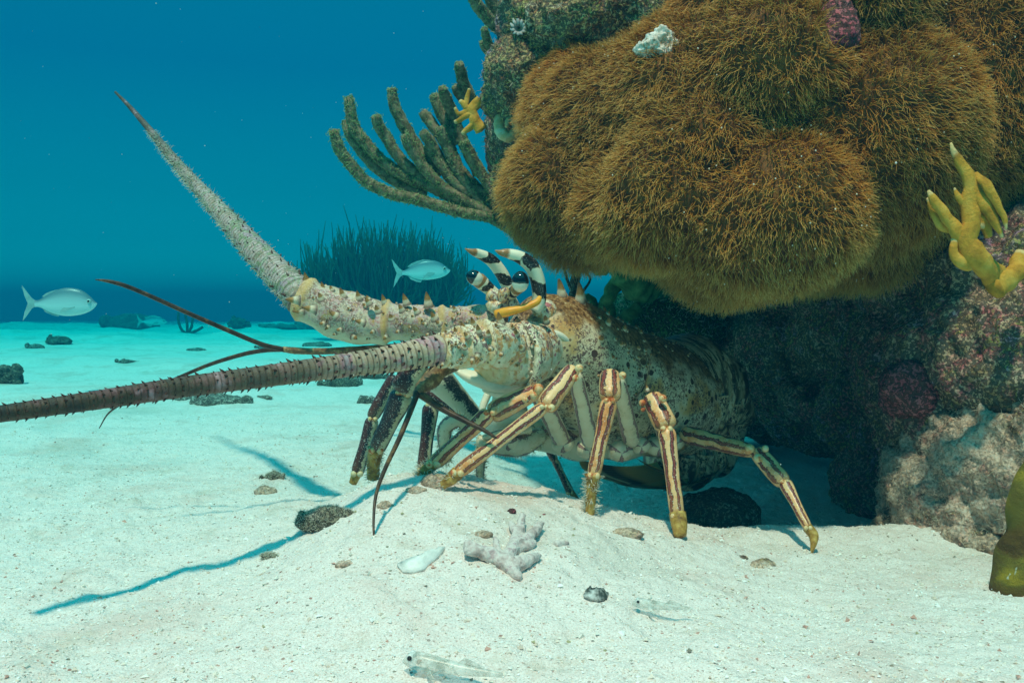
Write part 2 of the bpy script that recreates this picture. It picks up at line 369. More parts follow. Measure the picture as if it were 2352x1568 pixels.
def mat_zebra():
    s = NT("black_and_cream_horn_shell", .35, .5); p = s.co(); a = s.attr("aux"); c3 = s.attr("cyl")
    f = s.m('ADD', s.m('MULTIPLY', s.m('SINE', s.m('ADD', s.m('MULTIPLY', a[0], 17), s.m('MULTIPLY', c3[0], 1.2))), .22), s.noise(p, 85, 2, .5, .4))
    col = s.ramp(f, [(.46, (.012, .010, .008)), (.49, (.16, .10, .03)), (.52, (.86, .78, .56)), (.8, (.90, .82, .60))])
    tf = s.ramp(a[0], [(.83, 0.0), (.86, 1.0)])
    col = s.mix(tf, col, (.34, .16, .05))
    col = s.mix(s.m('MULTIPLY', s.m('GREATER_THAN', s.noise(p, 1100, 1), .66), .7), col, (.7, .68, .6))
    return s.out(col, s.bump(s.noise(p, 500, 3), .0003, .5))
M['zebra'] = mat_zebra()
def mat_eye():
    s = NT("eye_surface", .08, .8); a = s.attr("aux"); p = s.co()
    z = s.m('ADD', a[0], s.m('MULTIPLY', s.m('SUBTRACT', s.noise(p, 200, 1), .5), .08))
    col = s.ramp(z, [(.46, (.80, .76, .60)), (.49, (.04, .02, .01)), (.52, (.004, .006, .008))])
    return s.out(col)
M['eye'] = mat_eye()
M['orange'] = mat_simple("orange_shell", [(.3, (.85, .26, .01)), (.6, (.95, .42, .04)), (.75, (.92, .60, .16))], 70, .35, .0003)
M['white_shell'] = mat_simple("cream_shell", [(.3, (.62, .60, .44)), (.5, (.80, .76, .60)), (.7, (.84, .70, .48))], 50, .45, .0004)
M['antennule'] = mat_simple("antennule_shell", [(.3, (.10, .05, .02)), (.5, (.20, .11, .05)), (.6, (.34, .22, .09)), (.72, (.52, .40, .20))], 200, .45, .0003)
M['filament'] = mat_simple("dark_filament", [(.3, (.02, .012, .008)), (.55, (.07, .035, .018)), (.7, (.20, .11, .04))], 120, .4, .0002)
def mat_tail():
    s = NT("lobster_tail_shell", .4, .5); p = s.co(); a = s.attr("aux"); c3 = s.attr("cyl")
    f = s.noise(s.vec(s.m('MULTIPLY', c3[0], .6), s.m('MULTIPLY', c3[1], .6), s.m('MULTIPLY', c3[2], 70)), 4, 3, .6, .8)
    col = s.ramp(f, [(.36, (.03, .024, .016)), (.45, (.14, .09, .045)), (.50, (.55, .44, .25)), (.57, (.72, .60, .38)), (.62, (.42, .22, .06)), (.70, (.10, .06, .03))])
    col = s.mix(s.m('LESS_THAN', s.vor(p, 260), .22), col, (.62, .54, .36))
    bd = s.m('ADD', a[0], s.m('MULTIPLY', s.m('SUBTRACT', s.noise(p, 50, 2), .5), .12))
    col = s.mix(s.m('MULTIPLY', s.ramp(bd, [(.50, 0.0), (.60, 1.0)]), SS(s, s.noise(p, 75, 3), .44, .56)), col, s.ramp(bd, [(.60, (.10, .07, .035)), (.72, (.14, .09, .04)), (.78, (.50, .40, .22)), (.84, (.40, .26, .12)), (.90, (.05, .035, .02))]))
    return s.out(col, s.bump(s.noise(p, 200, 3), .0008, .5))
M['tail'] = mat_tail()
def mat_fan():
    s = NT("tail_fan_blade", .35, .4); p = s.co(); a = s.attr("aux")
    col = s.ramp(a[1], [(0, (.50, .62, .25)), (.28, (.60, .66, .28)), (.45, (.66, .52, .18)), (.62, (.60, .34, .10)), (.72, (.02, .02, .015)), (.82, (.03, .025, .02)), (.86, (.60, .50, .28)), (.90, (.04, .03, .02)), (1, (.45, .25, .06))])
    ribs = s.m('FRACT', s.m('MULTIPLY', a[0], 9)); col = s.mix(s.m('MULTIPLY', s.ramp(ribs, [(0, 1.0), (.12, 0.0)]), .4), col, (.55, .55, .35))
    return s.out(col, s.bump(ribs, .0004, .3))
M['fan'] = mat_fan()
M['hair'] = mat_simple("amber_bristle", [(.3, (.30, .20, .06)), (.6, (.62, .48, .22))], 100, .6, .0001)
M['fluff'] = mat_simple("pale_hydroid_fluff", [(.3, (.42, .38, .24)), (.6, (.75, .72, .58))], 300, .8, .0001)

# ------------------------------------------------------------------ seabed
def sst(x, a, b):
    t = np.clip((x - a) / (b - a), 0, 1); return t * t * (3 - 2 * t)
def ground_z(x, y, fine=True):
    x = np.asarray(x, float); y = np.asarray(y, float); sh = x.shape; x = x.ravel(); y = y.ravel()
    xc = np.array([-.60, -.36, -.25, -.17, -.13, -.105, -.062, 0, .044, .115, .185, .29, .42, 1.0])
    zc = np.array([0, 0, .001, .012, .034, .046, .051, .040, .031, .008, -.011, -.016, -.016, -.01])
    cz = np.interp(x, xc, zc)
    yc = .715 + .02 * np.sin(x * 9)
    front = sst(y, .40, 1) * 0 + sst(y, yc - .33, yc)
    wid = np.interp(x, [-.3, -.06, 0, .2], [.35, .20, .10, .09])
    back = 1 - sst(y, yc + .01, yc + wid)
    z = np.where(y < yc, cz * front, np.where(cz > 0, cz * back, cz * back))
    den = sst(x, -.16, .06) * (1 - sst(x, .9, 1.3)) * sst(y, .76, .92) * (1 - sst(y, 1.5, 2.4))
    z = z - .052 * den
    z += .012 * np.exp(-(((x - .28) / .11) ** 2 + ((y - .88) / .05) ** 2))
    z -= .018 * np.exp(-(((x + .06) / .16) ** 2 + ((y - .97) / .10) ** 2))
    p = np.stack([x, y, 0 * x], 1)
    z += .0035 * fbm(p, 7, 3, 3) * (1 + 0 * y)
    z += .0045 * np.clip(fbm(p * [1, 1.3, 1], 5.5, 3, 55), 0, 2) * sst(y, .9, 1.6)
    z += np.minimum(.0022 + .0035 * np.maximum(y - 1, 0), .045) * fbm(p * [1, 1.6, 1], 2.1, 4, 9) * 1.6
    z -= .0165 * np.maximum(y - 4.0, 0)
    z += .05 * fbm(p * [.6, 1, 1], .5, 3, 71) * sst(y, 4, 12)
    if fine:
        z += .0024 * fbm(p, 34, 3, 21) * np.clip(1.8 - y * .3, .2, 1) + .0011 * fbm(p, 150, 2, 31) * np.clip(1.6 - y * .5, 0, 1)
    return z.reshape(sh)
def gz(x, y): return float(ground_z(np.array([x]), np.array([y]))[0])
def G(u, v):
    """the seabed point seen at (u, v)"""
    o = np.array([0, 0, CAMZ]); d = np.array(P(u, v, 1)) - o
    t = .3 * 1.012 ** np.arange(330); q = o + d * t[:, None]; h = q[:, 2] - ground_z(q[:, 0], q[:, 1])
    k = int(np.argmax(h <= 0)) if (h <= 0).any() else len(t) - 1
    k = max(k, 1); tt = np.linspace(t[k - 1], t[k], 24); q = o + d * tt[:, None]; h = q[:, 2] - ground_z(q[:, 0], q[:, 1])
    j = int(np.argmax(h <= 0)) if (h <= 0).any() else 23
    return Vector(q[j])
def axis(lo, hi, step, far, g=1.05, flo=None):
    a = list(np.arange(lo, hi, step)); s = step
    while a[-1] < far: s *= g; a.append(a[-1] + s)
    s = step; b = [a[0]]
    fl = -far if flo is None else flo
    while b[-1] > fl: s *= g; b.append(b[-1] - s)
    return np.array(b[:0:-1] + a)
xs = axis(-.62, .62, .0022, 32, 1.035); ys = axis(.34, 1.05, .0022, 34, 1.02, -3)
X, Y = np.meshgrid(xs, ys); Z = ground_z(X, Y)
nx, ny = len(xs), len(ys)
idx = np.arange(nx * ny).reshape(ny, nx)
Q = np.stack([idx[:-1, :-1], idx[:-1, 1:], idx[1:, 1:], idx[1:, :-1]], -1).reshape(-1, 4)
sand = mkmesh("seabed_sand", np.stack([X, Y, Z], -1).reshape(-1, 3), Q, M['sand'])
tag(sand, "pale coral sand sea floor with a low mound", None, None, "structure")

# ------------------------------------------------------------------ rock blobs -> voxel remesh
def blob_mesh(name, blobs, voxel, disp, mat, parent=None, seed=0, smooth_it=2):
    mb = MB()
    for (u, v, d, rx, ry, rz) in blobs: mb.ball(P(u, v, d), (rx, ry, rz), 28, 18)
    o = mb.build(name + "_tmp", mat)
    md = o.modifiers.new("r", 'REMESH'); md.mode = 'VOXEL'; md.voxel_size = voxel
    if smooth_it: ms = o.modifiers.new("s", 'SMOOTH'); ms.iterations = smooth_it; ms.factor = .6
    dg = bpy.context.evaluated_depsgraph_get(); e = o.evaluated_get(dg); me = bpy.data.meshes.new_from_object(e)
    n = len(me.vertices); V = np.empty(n * 3); me.vertices.foreach_get("co", V); V = V.reshape(-1, 3)
    N = np.empty(n * 3); me.vertices.foreach_get("normal", N); N = N.reshape(-1, 3)
    dz = 0
    for (sc, amp, oc, ridge) in disp:
        f = fbm(V, sc, oc, seed + int(sc)); 
        if ridge: f = 1 - 2 * np.abs(f)
        dz = dz + amp * f
    V = V + N * dz[:, None] if not np.isscalar(dz) else V
    me.vertices.foreach_set("co", V.ravel()); me.update()
    me.polygons.foreach_set("use_smooth", [True] * len(me.polygons))
    if not me.materials: me.materials.append(mat)
    bpy.data.objects.remove(o)
    o = bpy.data.objects.new(name, me); COL.objects.link(o)
    if parent: o.parent = parent; o.matrix_parent_inverse = parent.matrix_world.inverted()
    me.name = name
    return o
def mesh_samples(o, n, rs=RS):
    me = o.data; m = len(me.polygons); A = np.empty(m); me.polygons.foreach_get("area", A)
    C = np.empty(m * 3); me.polygons.foreach_get("center", C); C = C.reshape(-1, 3)
    Nn = np.empty(m * 3); me.polygons.foreach_get("normal", Nn); Nn = Nn.reshape(-1, 3)
    k = rs.choice(m, n, p=A / A.sum()); j = rs.randn(n, 3) * math.sqrt(A.mean()) * .5
    j -= Nn[k] * (j * Nn[k]).sum(1)[:, None]
    return C[k] + j, Nn[k]
def to_uv(p):
    q = p - np.array([0, 0, CAMZ]); c, s = math.cos(PITCH), math.sin(PITCH)
    f = q[:, 1] * c - q[:, 2] * s; up = q[:, 1] * s + q[:, 2] * c
    return 1176 + q[:, 0] / f * F, 784 - up / f * F
def strands(name, root, dirn, L, r, mat, parent=None, segs=5, bend=.5, down=.0, tipcol=None, taper=.35, wav=.25):
    """many thin 3-sided strands as one mesh"""
    n = len(root); d = norm(dirn); t = np.linspace(0, 1, segs)
    b = norm(np.cross(d, RS.randn(n, 3))); b2 = norm(np.cross(d, b))
    L = np.broadcast_to(L, (n,)); r = np.broadcast_to(r, (n,)); bd = RS.uniform(-bend, bend, n)
    w = RS.uniform(-wav, wav, n) * (bend > .2)
    pos = root[:, None] + d[:, None] * (L[:, None] * t)[..., None] + b[:, None] * (L[:, None] * bd[:, None] * t ** 2)[..., None] \
        + b2[:, None] * (L[:, None] * w[:, None] * np.sin(t * 5))[..., None]
    pos[..., 2] -= down * L[:, None] * t ** 2
    rr = r[:, None] * (1 - (1 - taper) * t ** 2)
    th = np.arange(3) / 3 * 2 * math.pi
    V = pos[:, :, None] + (b[:, None, None] * np.cos(th)[None, None, :, None] + b2[:, None, None] * np.sin(th)[None, None, :, None]) * rr[:, :, None, None]
    base = (np.arange(n) * segs * 3)[:, None, None]
    i = np.arange(segs - 1)[None, :, None] * 3; j = np.arange(3)[None, None, :]; j2 = (j + 1) % 3
    Qd = np.stack([base + i + j, base + i + j2, base + i + 3 + j2, base + i + 3 + j], -1).reshape(-1, 4)
    aux = np.zeros((n, segs, 3, 3)); aux[..., 0] = t[None, :, None]
    if tipcol is not None: aux[..., 1] = tipcol[:, None, None]
    return mkmesh(name, V.reshape(-1, 3), Qd, mat, parent, None, aux.reshape(-1, 3), None, True)

# ------------------------------------------------------------------ reef
LOBES = [(1262, 440, 1.02, .050, .10, .055), (1330, 250, 1.04, .060, .10, .070), (1440, 290, 1.0, .080, .12, .060), (1350, 520, 1.02, .06, .10, .035),
         (1500, 460, 1.0, .085, .13, .065), (1700, 500, 1.0, .105, .15, .075), (1700, 190, 1.0, .10, .13, .075),
         (1700, 50, 1.0, .07, .11, .06), (1900, 340, 1.0, .13, .18, .12), (1830, 40, 1.0, .13, .16, .11), (2100, 60, 1.0, .13, .16, .13),
         (2300, 150, .98, .12, .16, .15), (2040, 420, 1.0, .10, .14, .08), (2250, 330, .99, .11, .13, .07), (1880, 560, 1.05, .09, .12, .045),
         (2400, 170, .96, .12, .14, .15), (2250, 20, .97, .13, .14, .10), (1560, 380, 1.0, .08, .12, .07), (1800, 430, 1.0, .10, .15, .08), (1780, -90, 1.04, .12, .12, .07)]
LOBES = [(a, b, d - ((.17 if a < 1800 else .11 if a < 2000 else .07) if 1450 < a < 2120 else .11 if a < 1451 else .07), x * .91, y, z * .91) for a, b, d, x, y, z in LOBES] + [(1730, 330, .88, .20, .15, .12), (1990, 240, .93, .20, .17, .16), (2300, 130, .93, .16, .16, .16), (1390, 370, .91, .065, .09, .085), (1600, 300, .85, .11, .125, .10)]
reef = empty("reef_outcrop", P(1900, 700, 1.2), "overhanging encrusted reef outcrop above the lobster, reaching the right edge", "reef")
ROCK = [(1400, 60, 1.12, .10, .11, .075), (1270, 60, 1.12, .055, .08, .075), (1210, 190, 1.13, .045, .08, .05), (1180, 320, 1.13, .036, .08, .055), (1200, 430, 1.12, .040, .08, .04),
        (1245, 510, 1.12, .035, .08, .03), (1500, 120, 1.09, .07, .12, .05), (1400, 350, 1.15, .13, .12, .12), (1700, 300, 1.15, .2, .15, .2), (2050, 250, 1.15, .25, .17, .25), (2400, 300, 1.15, .2, .17, .25),
        (1900, 610, 1.2, .2, .15, .06), (1700, 760, 1.45, .16, .12, .09), (1860, 800, 1.32, .13, .13, .11), (2050, 760, 1.2, .14, .18, .13), (2160, 640, 1.03, .07, .12, .07), (2280, 640, .98, .09, .14, .08),
        (2330, 800, .95, .11, .14, .10), (2120, 850, 1.02, .06, .12, .08), (2480, 720, .95, .12, .16, .12), (1990, 950, 1.08, .05, .08, .06), (2250, 950, .99, .10, .13, .08), (1880, 920, 1.18, .045, .06, .03), (2010, 1120, 1.06, .045, .07, .065), (1740, 900, 1.5, .22, .10, .075), (1900, 930, 1.35, .10, .10, .07)]
ROCK = [(a, b, d - (.10 if b < 200 and a < 1600 else 0) - (.10 if a > 2100 and b > 500 else 0), *r) for a, b, d, *r in ROCK] + [(1420, 50, .95, .08, .08, .05), (1540, 60, .93, .05, .08, .05)]
CR = [r for r in ROCK if r[0] < 1600 and r[1] < 560 and r[2] < 1.125]
crest = blob_mesh("crest_rock", [(a, b, d - .015, x, y, z) for a, b, d, x, y, z in CR], .0035, [(14, .012, 4, False), (45, .006, 3, True), (140, .003, 3, False), (380, .0012, 2, False)], M['crest'], reef, 15)
reef_rock = blob_mesh("rock_body", ROCK, .0042, [(9, .012, 4, False), (28, .006, 3, True), (110, .0022, 3, False)], M['rock'], reef, 5)
mat_lobes = blob_mesh("tissue_mat", LOBES, .005, [(7, .008, 2, False), (16, .010, 2, False), (60, .002, 2, False)], M['mat'], None, 40, 22)
colony = empty("polyp_colony", P(1700, 400, 1.0), "shaggy brown polyp colony covering the reef overhang", "coral")
mat_lobes.parent = colony; mat_lobes.matrix_parent_inverse = colony.matrix_world.inverted()
# polyps: clusters of eight waving tentacles
c, n = mesh_samples(mat_lobes, 150000)
u, v = to_uv(c)
bare = np.exp(-(((u - 1506) / 28) ** 2 + ((v - 108) / 18) ** 2)) > .35
bare |= np.exp(-(((u - 1925) / 40) ** 2 + ((v - 60) / 60) ** 2)) > .4
bare |= (n[:, 1] > .35)
keep = ~bare; c = c[keep]; n = n[keep]; k = len(c)
flow = np.stack([fbm(c, 14, 2, 301), fbm(c, 14, 2, 302), fbm(c, 14, 2, 303)], 1)
tuft = np.stack([vnoise(c * 120, 311), vnoise(c * 120, 312), vnoise(c * 120, 313)], 1)
dirs = n + flow * .38 + tuft * .60 + RS.randn(k, 3) * .09 + np.array([-.10, -.12, -.12])
Ls = RS.uniform(.009, .018, k) * (1 + .25 * fbm(c, 12, 2, 77))
strands("tentacle", c, dirs, Ls, .00030, M['tent'], colony, 6, .55, .25, wav=.22)["kind"] = "stuff"
# pale dots at polyp mouths
sel = RS.choice(k, 420, replace=False)
mb = MB()
for i in sel:
    if c[i][1] < 1.05: mb.ball(c[i] + n[i] * .011, .0007, 5, 4)
mb.build("polyp_mouth", mat_simple("pale_polyp_mouth", [(.3, (.7, .55, .38)), (.7, (.9, .8, .66))], 50), colony)["kind"] = "stuff"

from mathutils.bvhtree import BVHTree
def bvh(o): return BVHTree.FromPolygons([v.co[:] for v in o.data.vertices], [p.vertices[:] for p in o.data.polygons])
BV = [bvh(o) for o in (mat_lobes, reef_rock, crest)]
def surf(u, v):
    """depth of the reef surface behind pixel (u, v)"""
    o = Vector((0, 0, CAMZ)); d = (P(u, v, 1) - o).normalized(); best = 9
    for b in BV:
        h = b.ray_cast(o, d)
        if h[0] is not None: best = min(best, h[0].y)
    return best
foot = empty("turf_boulder", P(2230, 1250, .85), "pale sediment-dusted boulder at the right standing on the sand", "rock")
FOOT = [(2300, 1230, .79, .08, .06, .03), (2235, 1160, .83, .08, .09, .07), (2350, 1080, .81, .09, .11, .09), (2150, 1230, .83, .05, .07, .045), (2450, 1100, .79, .10, .12, .11), (2080, 1290, .85, .028, .045, .035), (2330, 950, .87, .10, .08, .07), (2160, 1080, .86, .05, .06, .055), (2035, 1272, .83, .035, .04, .018)]
foot_body = blob_mesh("boulder_body", FOOT, .003, [(12, .010, 4, False), (40, .005, 3, True), (160, .0022, 3, False), (420, .0009, 2, False)], M['foot'], foot, 60)
c, n = mesh_samples(foot_body, 9000)
m = (n[:, 1] < .4); c = c[m]; n = n[m]
strands("algae_turf", c, norm(n + RS.randn(len(c), 3) * .8), RS.uniform(.002, .006, len(c)), .00030, mat_simple("pale_turf_filament", [(.3, (.40, .18, .12)), (.5, (.60, .50, .36)), (.7, (.75, .68, .55))], 60), foot, 4, .6)["kind"] = "stuff"
c, n = mesh_samples(crest, 12000); m = (n[:, 1] < .4); c = c[m]; n = n[m]
strands("algae_turf", c, norm(n + RS.randn(len(c), 3) * .8), RS.uniform(.002, .007, len(c)), .00036, mat_simple("golden_turf_filament", [(.3, (.16, .20, .08)), (.45, (.50, .46, .20)), (.55, (.50, .26, .16)), (.7, (.80, .74, .55))], 30), reef, 4, .6)["kind"] = "stuff"
c, n = mesh_samples(reef_rock, 26000)
m = (n[:, 1] < .4); c = c[m]; n = n[m]
strands("algae_turf", c, norm(n + RS.randn(len(c), 3) * .8), RS.uniform(.002, .007, len(c)), .00034, mat_simple("reef_turf_filament", [(.3, (.10, .12, .05)), (.45, (.30, .26, .12)), (.55, (.38, .20, .16)), (.7, (.62, .56, .42))], 14), reef, 4, .6)["kind"] = "stuff"

def rock(name, blobs, mat, label, cat="rock", vox=.003, disp=((20, .006, 4, False), (90, .003, 3, False)), turf=0, group=None, seed=0):
    o = blob_mesh(name, blobs, vox, disp, M[mat], None, seed)
    if turf:
        c, n = mesh_samples(o, turf)
        s_ = strands("algae_turf", c, norm(n + RS.randn(len(c), 3) * .7 + [0, 0, .3]), RS.uniform(.3, 1, len(c)) * vox * 2.2, vox * .12, M['fluff'], o, 4, .6); s_["kind"] = "stuff"
    return tag(o, label, cat, group)
rock("pink_coralline", [(2085, 880, surf(2085, 880), .026, .025, .024), (2110, 910, surf(2110, 910), .02, .02, .018), (2065, 915, surf(2065, 915), .018, .02, .018)], 'pinkrock', "rosy pink coralline knob on the reef wall above the pale boulder", "coralline algae", .002, ((40, .004, 3, False), (150, .002, 3, False)))
rock("coralline_crust", [(1925, 70, surf(1925, 70), .018, .008, .024), (1915, 35, surf(1915, 35), .016, .008, .016)], 'pinkrock', "magenta coralline crust in a gap among the shaggy brown polyps", "coralline algae", .002, ((60, .003, 3, False), (200, .0015, 2, False)))
rock("bleached_coral", [(1508, 112, surf(1508, 112) - .006, .014, .010, .008), (1520, 100, surf(1508, 112) - .005, .012, .009, .011), (1486, 120, surf(1508, 112) - .004, .012, .009, .007)], 'foot', "bright white bare coral patch at the top edge of the polyps", "coral", .0009, ((120, .0045, 4, False), (500, .0014, 2, False)))
bpy.data.objects["bleached_coral"].data.materials[0] = mat_simple("bleached_coral_white", [(.36, (.22, .17, .10)), (.45, (.60, .54, .42)), (.55, (.80, .76, .66)), (.7, (.84, .80, .72))], 160, .9, .003)
rock("green_rock", [(1510, 740, 1.30, .085, .07, .055), (1450, 760, 1.28, .05, .06, .035), (1590, 730, 1.34, .06, .06, .05), (1560, 680, 1.4, .08, .06, .03)], 'greenrock', "green algae-covered rock behind the lobster's back under the overhang", "rock", .004, ((14, .012, 4, False), (60, .004, 3, False)), 2500, seed=3)
rock("shaded_rock", [(1650, 1175, .98, .045, .05, .026), (1600, 1200, .96, .03, .03, .015)], 'darkrock', "grey brown rock in the shade under the lobster's curled tail", "rock", .003, seed=4)

# ------------------------------------------------------------------ LOBSTER
lob = empty("spiny_lobster", P(1350, 1000, .85), "cream and brown spiny lobster standing under the reef overhang", "lobster")
def path(rows): return [list(P(u, v, d)) + [PX(r, d)] for (u, v, d, r) in rows]
UPB = (-.1, -.12, 1); SIDE = SIDE0 = (0, -1, 0)
# carapace
mb = MB()
cp = [list(P(u, v, d)) + [r] for u, v, d, r in [(1188, 742, .795, .018), (1212, 752, .80, .032), (1250, 778, .81, .043), (1300, 815, .83, .051), (1360, 860, .86, .0565), (1430, 893, .895, .059), (1500, 912, .935, .059), (1560, 925, .975, .056)]]
def cara_r(a, t, L):
    k = 1 + .05 * math.sin(a) ** 2
    k -= .075 * math.exp(-((t - .47 - .06 * math.sin(a)) / .022) ** 2)            # cervical groove
    k += .03 * math.exp(-((t - .42 - .06 * math.sin(a)) / .03) ** 2)
    k -= .03 * math.exp(-((math.sin(a) + .55) / .10) ** 2)
    k += .02 * math.sin(a * 5 + t * 9) * (1 - t)
    k += .035 * math.exp(-((t - .97) / .02) ** 2)
    return k
pp, B_, N_, r_, T_ = mb.tube(cp, 90, 64, UPB, cara_r)
def on_cara(t, a):
    i = int(t * 89); k = r_[i] * cara_r(a, t, 0)
    return pp[i] + B_[i] * math.cos(a) * k + N_[i] * math.sin(a) * k, norm(B_[i] * math.cos(a) + N_[i] * math.sin(a)), -T_[i]
RNDS = random.Random(3)
# the side facing the camera: find sign of B towards camera
nearsign = 1 if (B_[40][1] < 0) else -1
for t, deg, L, r in [(.10, 78, .016, .0045), (.13, 92, .016, .005), (.15, 66, .017, .0050), (.20, 80, .019, .0055), (.16, 95, .011, .004), (.25, 88, .011, .004), (.34, 80, .010, .004), (.24, 40, .010, .0036), (.33, 44, .008, .0032), (.30, 22, .007, .0035), (.40, 30, .006, .003), (.21, 15, .008, .004),
                     (.52, 78, .010, .0035), (.60, 84, .008, .003), (.68, 78, .007, .003), (.30, -8, .006, .003), (.20, 120, .016, .0045), (.30, 115, .012, .004), (.26, 3, .005, .0028), (.47, 55, .006, .003)]:
    a = math.radians(deg) if nearsign > 0 else math.pi - math.radians(deg)
    q, nn_, fw = on_cara(t, a); mb.cone(q - nn_ * .002, norm(nn_ + fw * .75), L, r, 0, fw * .25)
for i in range(230):
    t = RNDS.uniform(.2, .93); dg = RNDS.uniform(-25, 140); 
    if t > .5 and dg < 35 and RNDS.random() < .8: continue
    a = math.radians(dg) if nearsign > 0 else math.pi - math.radians(dg)
    q, nn_, fw = on_cara(t, a); s_ = RNDS.uniform(.5, 1.3) * (1.3 - .6 * t)
    mb.cone(q - nn_ * .0008, norm(nn_ + fw * .5), .0034 * s_, .0017 * s_)
carapace = mb.build("carapace", M['cara'], lob)

# head front: plates under the eyes, cheek, mouth region
mb = MB()
mb.tube(path([(1245, 800, .79, 62), (1200, 812, .765, 76), (1150, 820, .745, 72), (1112, 826, .735, 52)]), 30, 40, UPB,
        lambda a, t, L: 1 + .04 * math.sin(3 * a + 4 * t) - .05 * math.exp(-((t - .28) / .03) ** 2))
for (uu, vv, dd, rr) in [(1250, 716, .785, 30)]: mb.ball(P(uu, vv, dd), PX(rr, dd), 20, 12)
cheek = [(1160, 790, .71, -20, -20), (1185, 770, .712, 0, -24), (1112, 805, .705, -25, 18), (1130, 822, .70, -18, 20), (1105, 812, .70, -8, 22), (1200, 800, .70, -14, -10), (1230, 790, .735, -4, -12), (1226, 760, .745, -8, -22), (1255, 740, .76, -6, -28)]
for (uu, vv, dd, du, dv) in cheek:
    b0 = P(uu, vv, dd); d0 = P(uu + du, vv + dv, dd - .012) - b0; mb.cone(b0, d0, PX(26, dd), PX(8, dd))
for i in range(46):
    th = i / 46; uu = 1222 + 10 * math.sin(i * 2.3) + 8 * th; vv = 760 + 150 * th
    mb.ball(P(uu + rnd.uniform(-9, 9), vv, .728 + rnd.uniform(0, .012)), PX(rnd.uniform(2, 5), .74), 7, 5, tip=.02)
mb.build("cheek_plate", M['head'], lob)
mb = MB(); mb.tube(path([(1188, 736, .757, 5), (1212, 748, .743, 8), (1230, 780, .733, 9), (1236, 820, .729, 9), (1230, 862, .731, 9), (1212, 890, .74, 7), (1190, 900, .75, 4)]), 40, 14, SIDE0, lambda a, t, L: 1 + .08 * math.sin(L * 260 + a)); mb.build("cheek_rim", M['head'], lob)
mb = MB(); mb.tube(path([(1244, 768, .778, 3), (1262, 762, .772, 6), (1288, 770, .772, 7), (1310, 790, .778, 7), (1322, 812, .786, 4)]), 24, 10, SIDE0); mb.build("cheek_ridge", M['white_shell'], lob)
mb = MB()   # smooth pale lower lip plates
mb.tube(path([(1225, 862, .765, 40), (1150, 880, .75, 38), (1090, 868, .745, 30), (1045, 848, .745, 12)]), 22, 22, UPB, flat=.55)
mb.tube(path([(1215, 900, .78, 26), (1150, 903, .77, 20), (1110, 895, .765, 8)]), 16, 14, UPB, flat=.6)
mb.tube(path([(1190, 930, .81, 34), (1150, 960, .82, 34), (1140, 990, .83, 26)]), 16, 16, UPB)
mb.tube(path([(1120, 905, .79, 9), (1108, 940, .785, 8), (1118, 962, .785, 3)]), 12, 10, (0, -1, 0))
mb.tube(path([(1140, 912, .79, 9), (1135, 945, .785, 8), (1128, 968, .785, 3)]), 12, 10, (0, -1, 0))
mb.build("mouth_plate", M['white_shell'], lob)
# sternum and leg bases
mb = MB()
mb.tube(path([(1190, 985, .86, 30), (1290, 1010, .87, 40), (1400, 1015, .89, 42), (1510, 1005, .93, 40), (1570, 1000, .96, 26)]), 40, 24, UPB, lambda a, t, L: 1 + .10 * math.sin(t * 26))
for (uu, vv, dd, rr) in [(1292, 1018, .815, 27), (1352, 1030, .815, 30), (1425, 1036, .83, 30), (1470, 1022, .84, 24), (1510, 1024, .855, 28), (1548, 1015, .875, 24), (1165, 1015, .79, 26)]:
    mb.ball(P(uu, vv, dd), (PX(rr, dd), PX(rr, dd), PX(rr * .82, dd)), 18, 12, dfun=lambda d: 1 + .04 * math.sin(d[0] * 14))
mb.build("leg_base_plate", M['leg_pale'], lob)

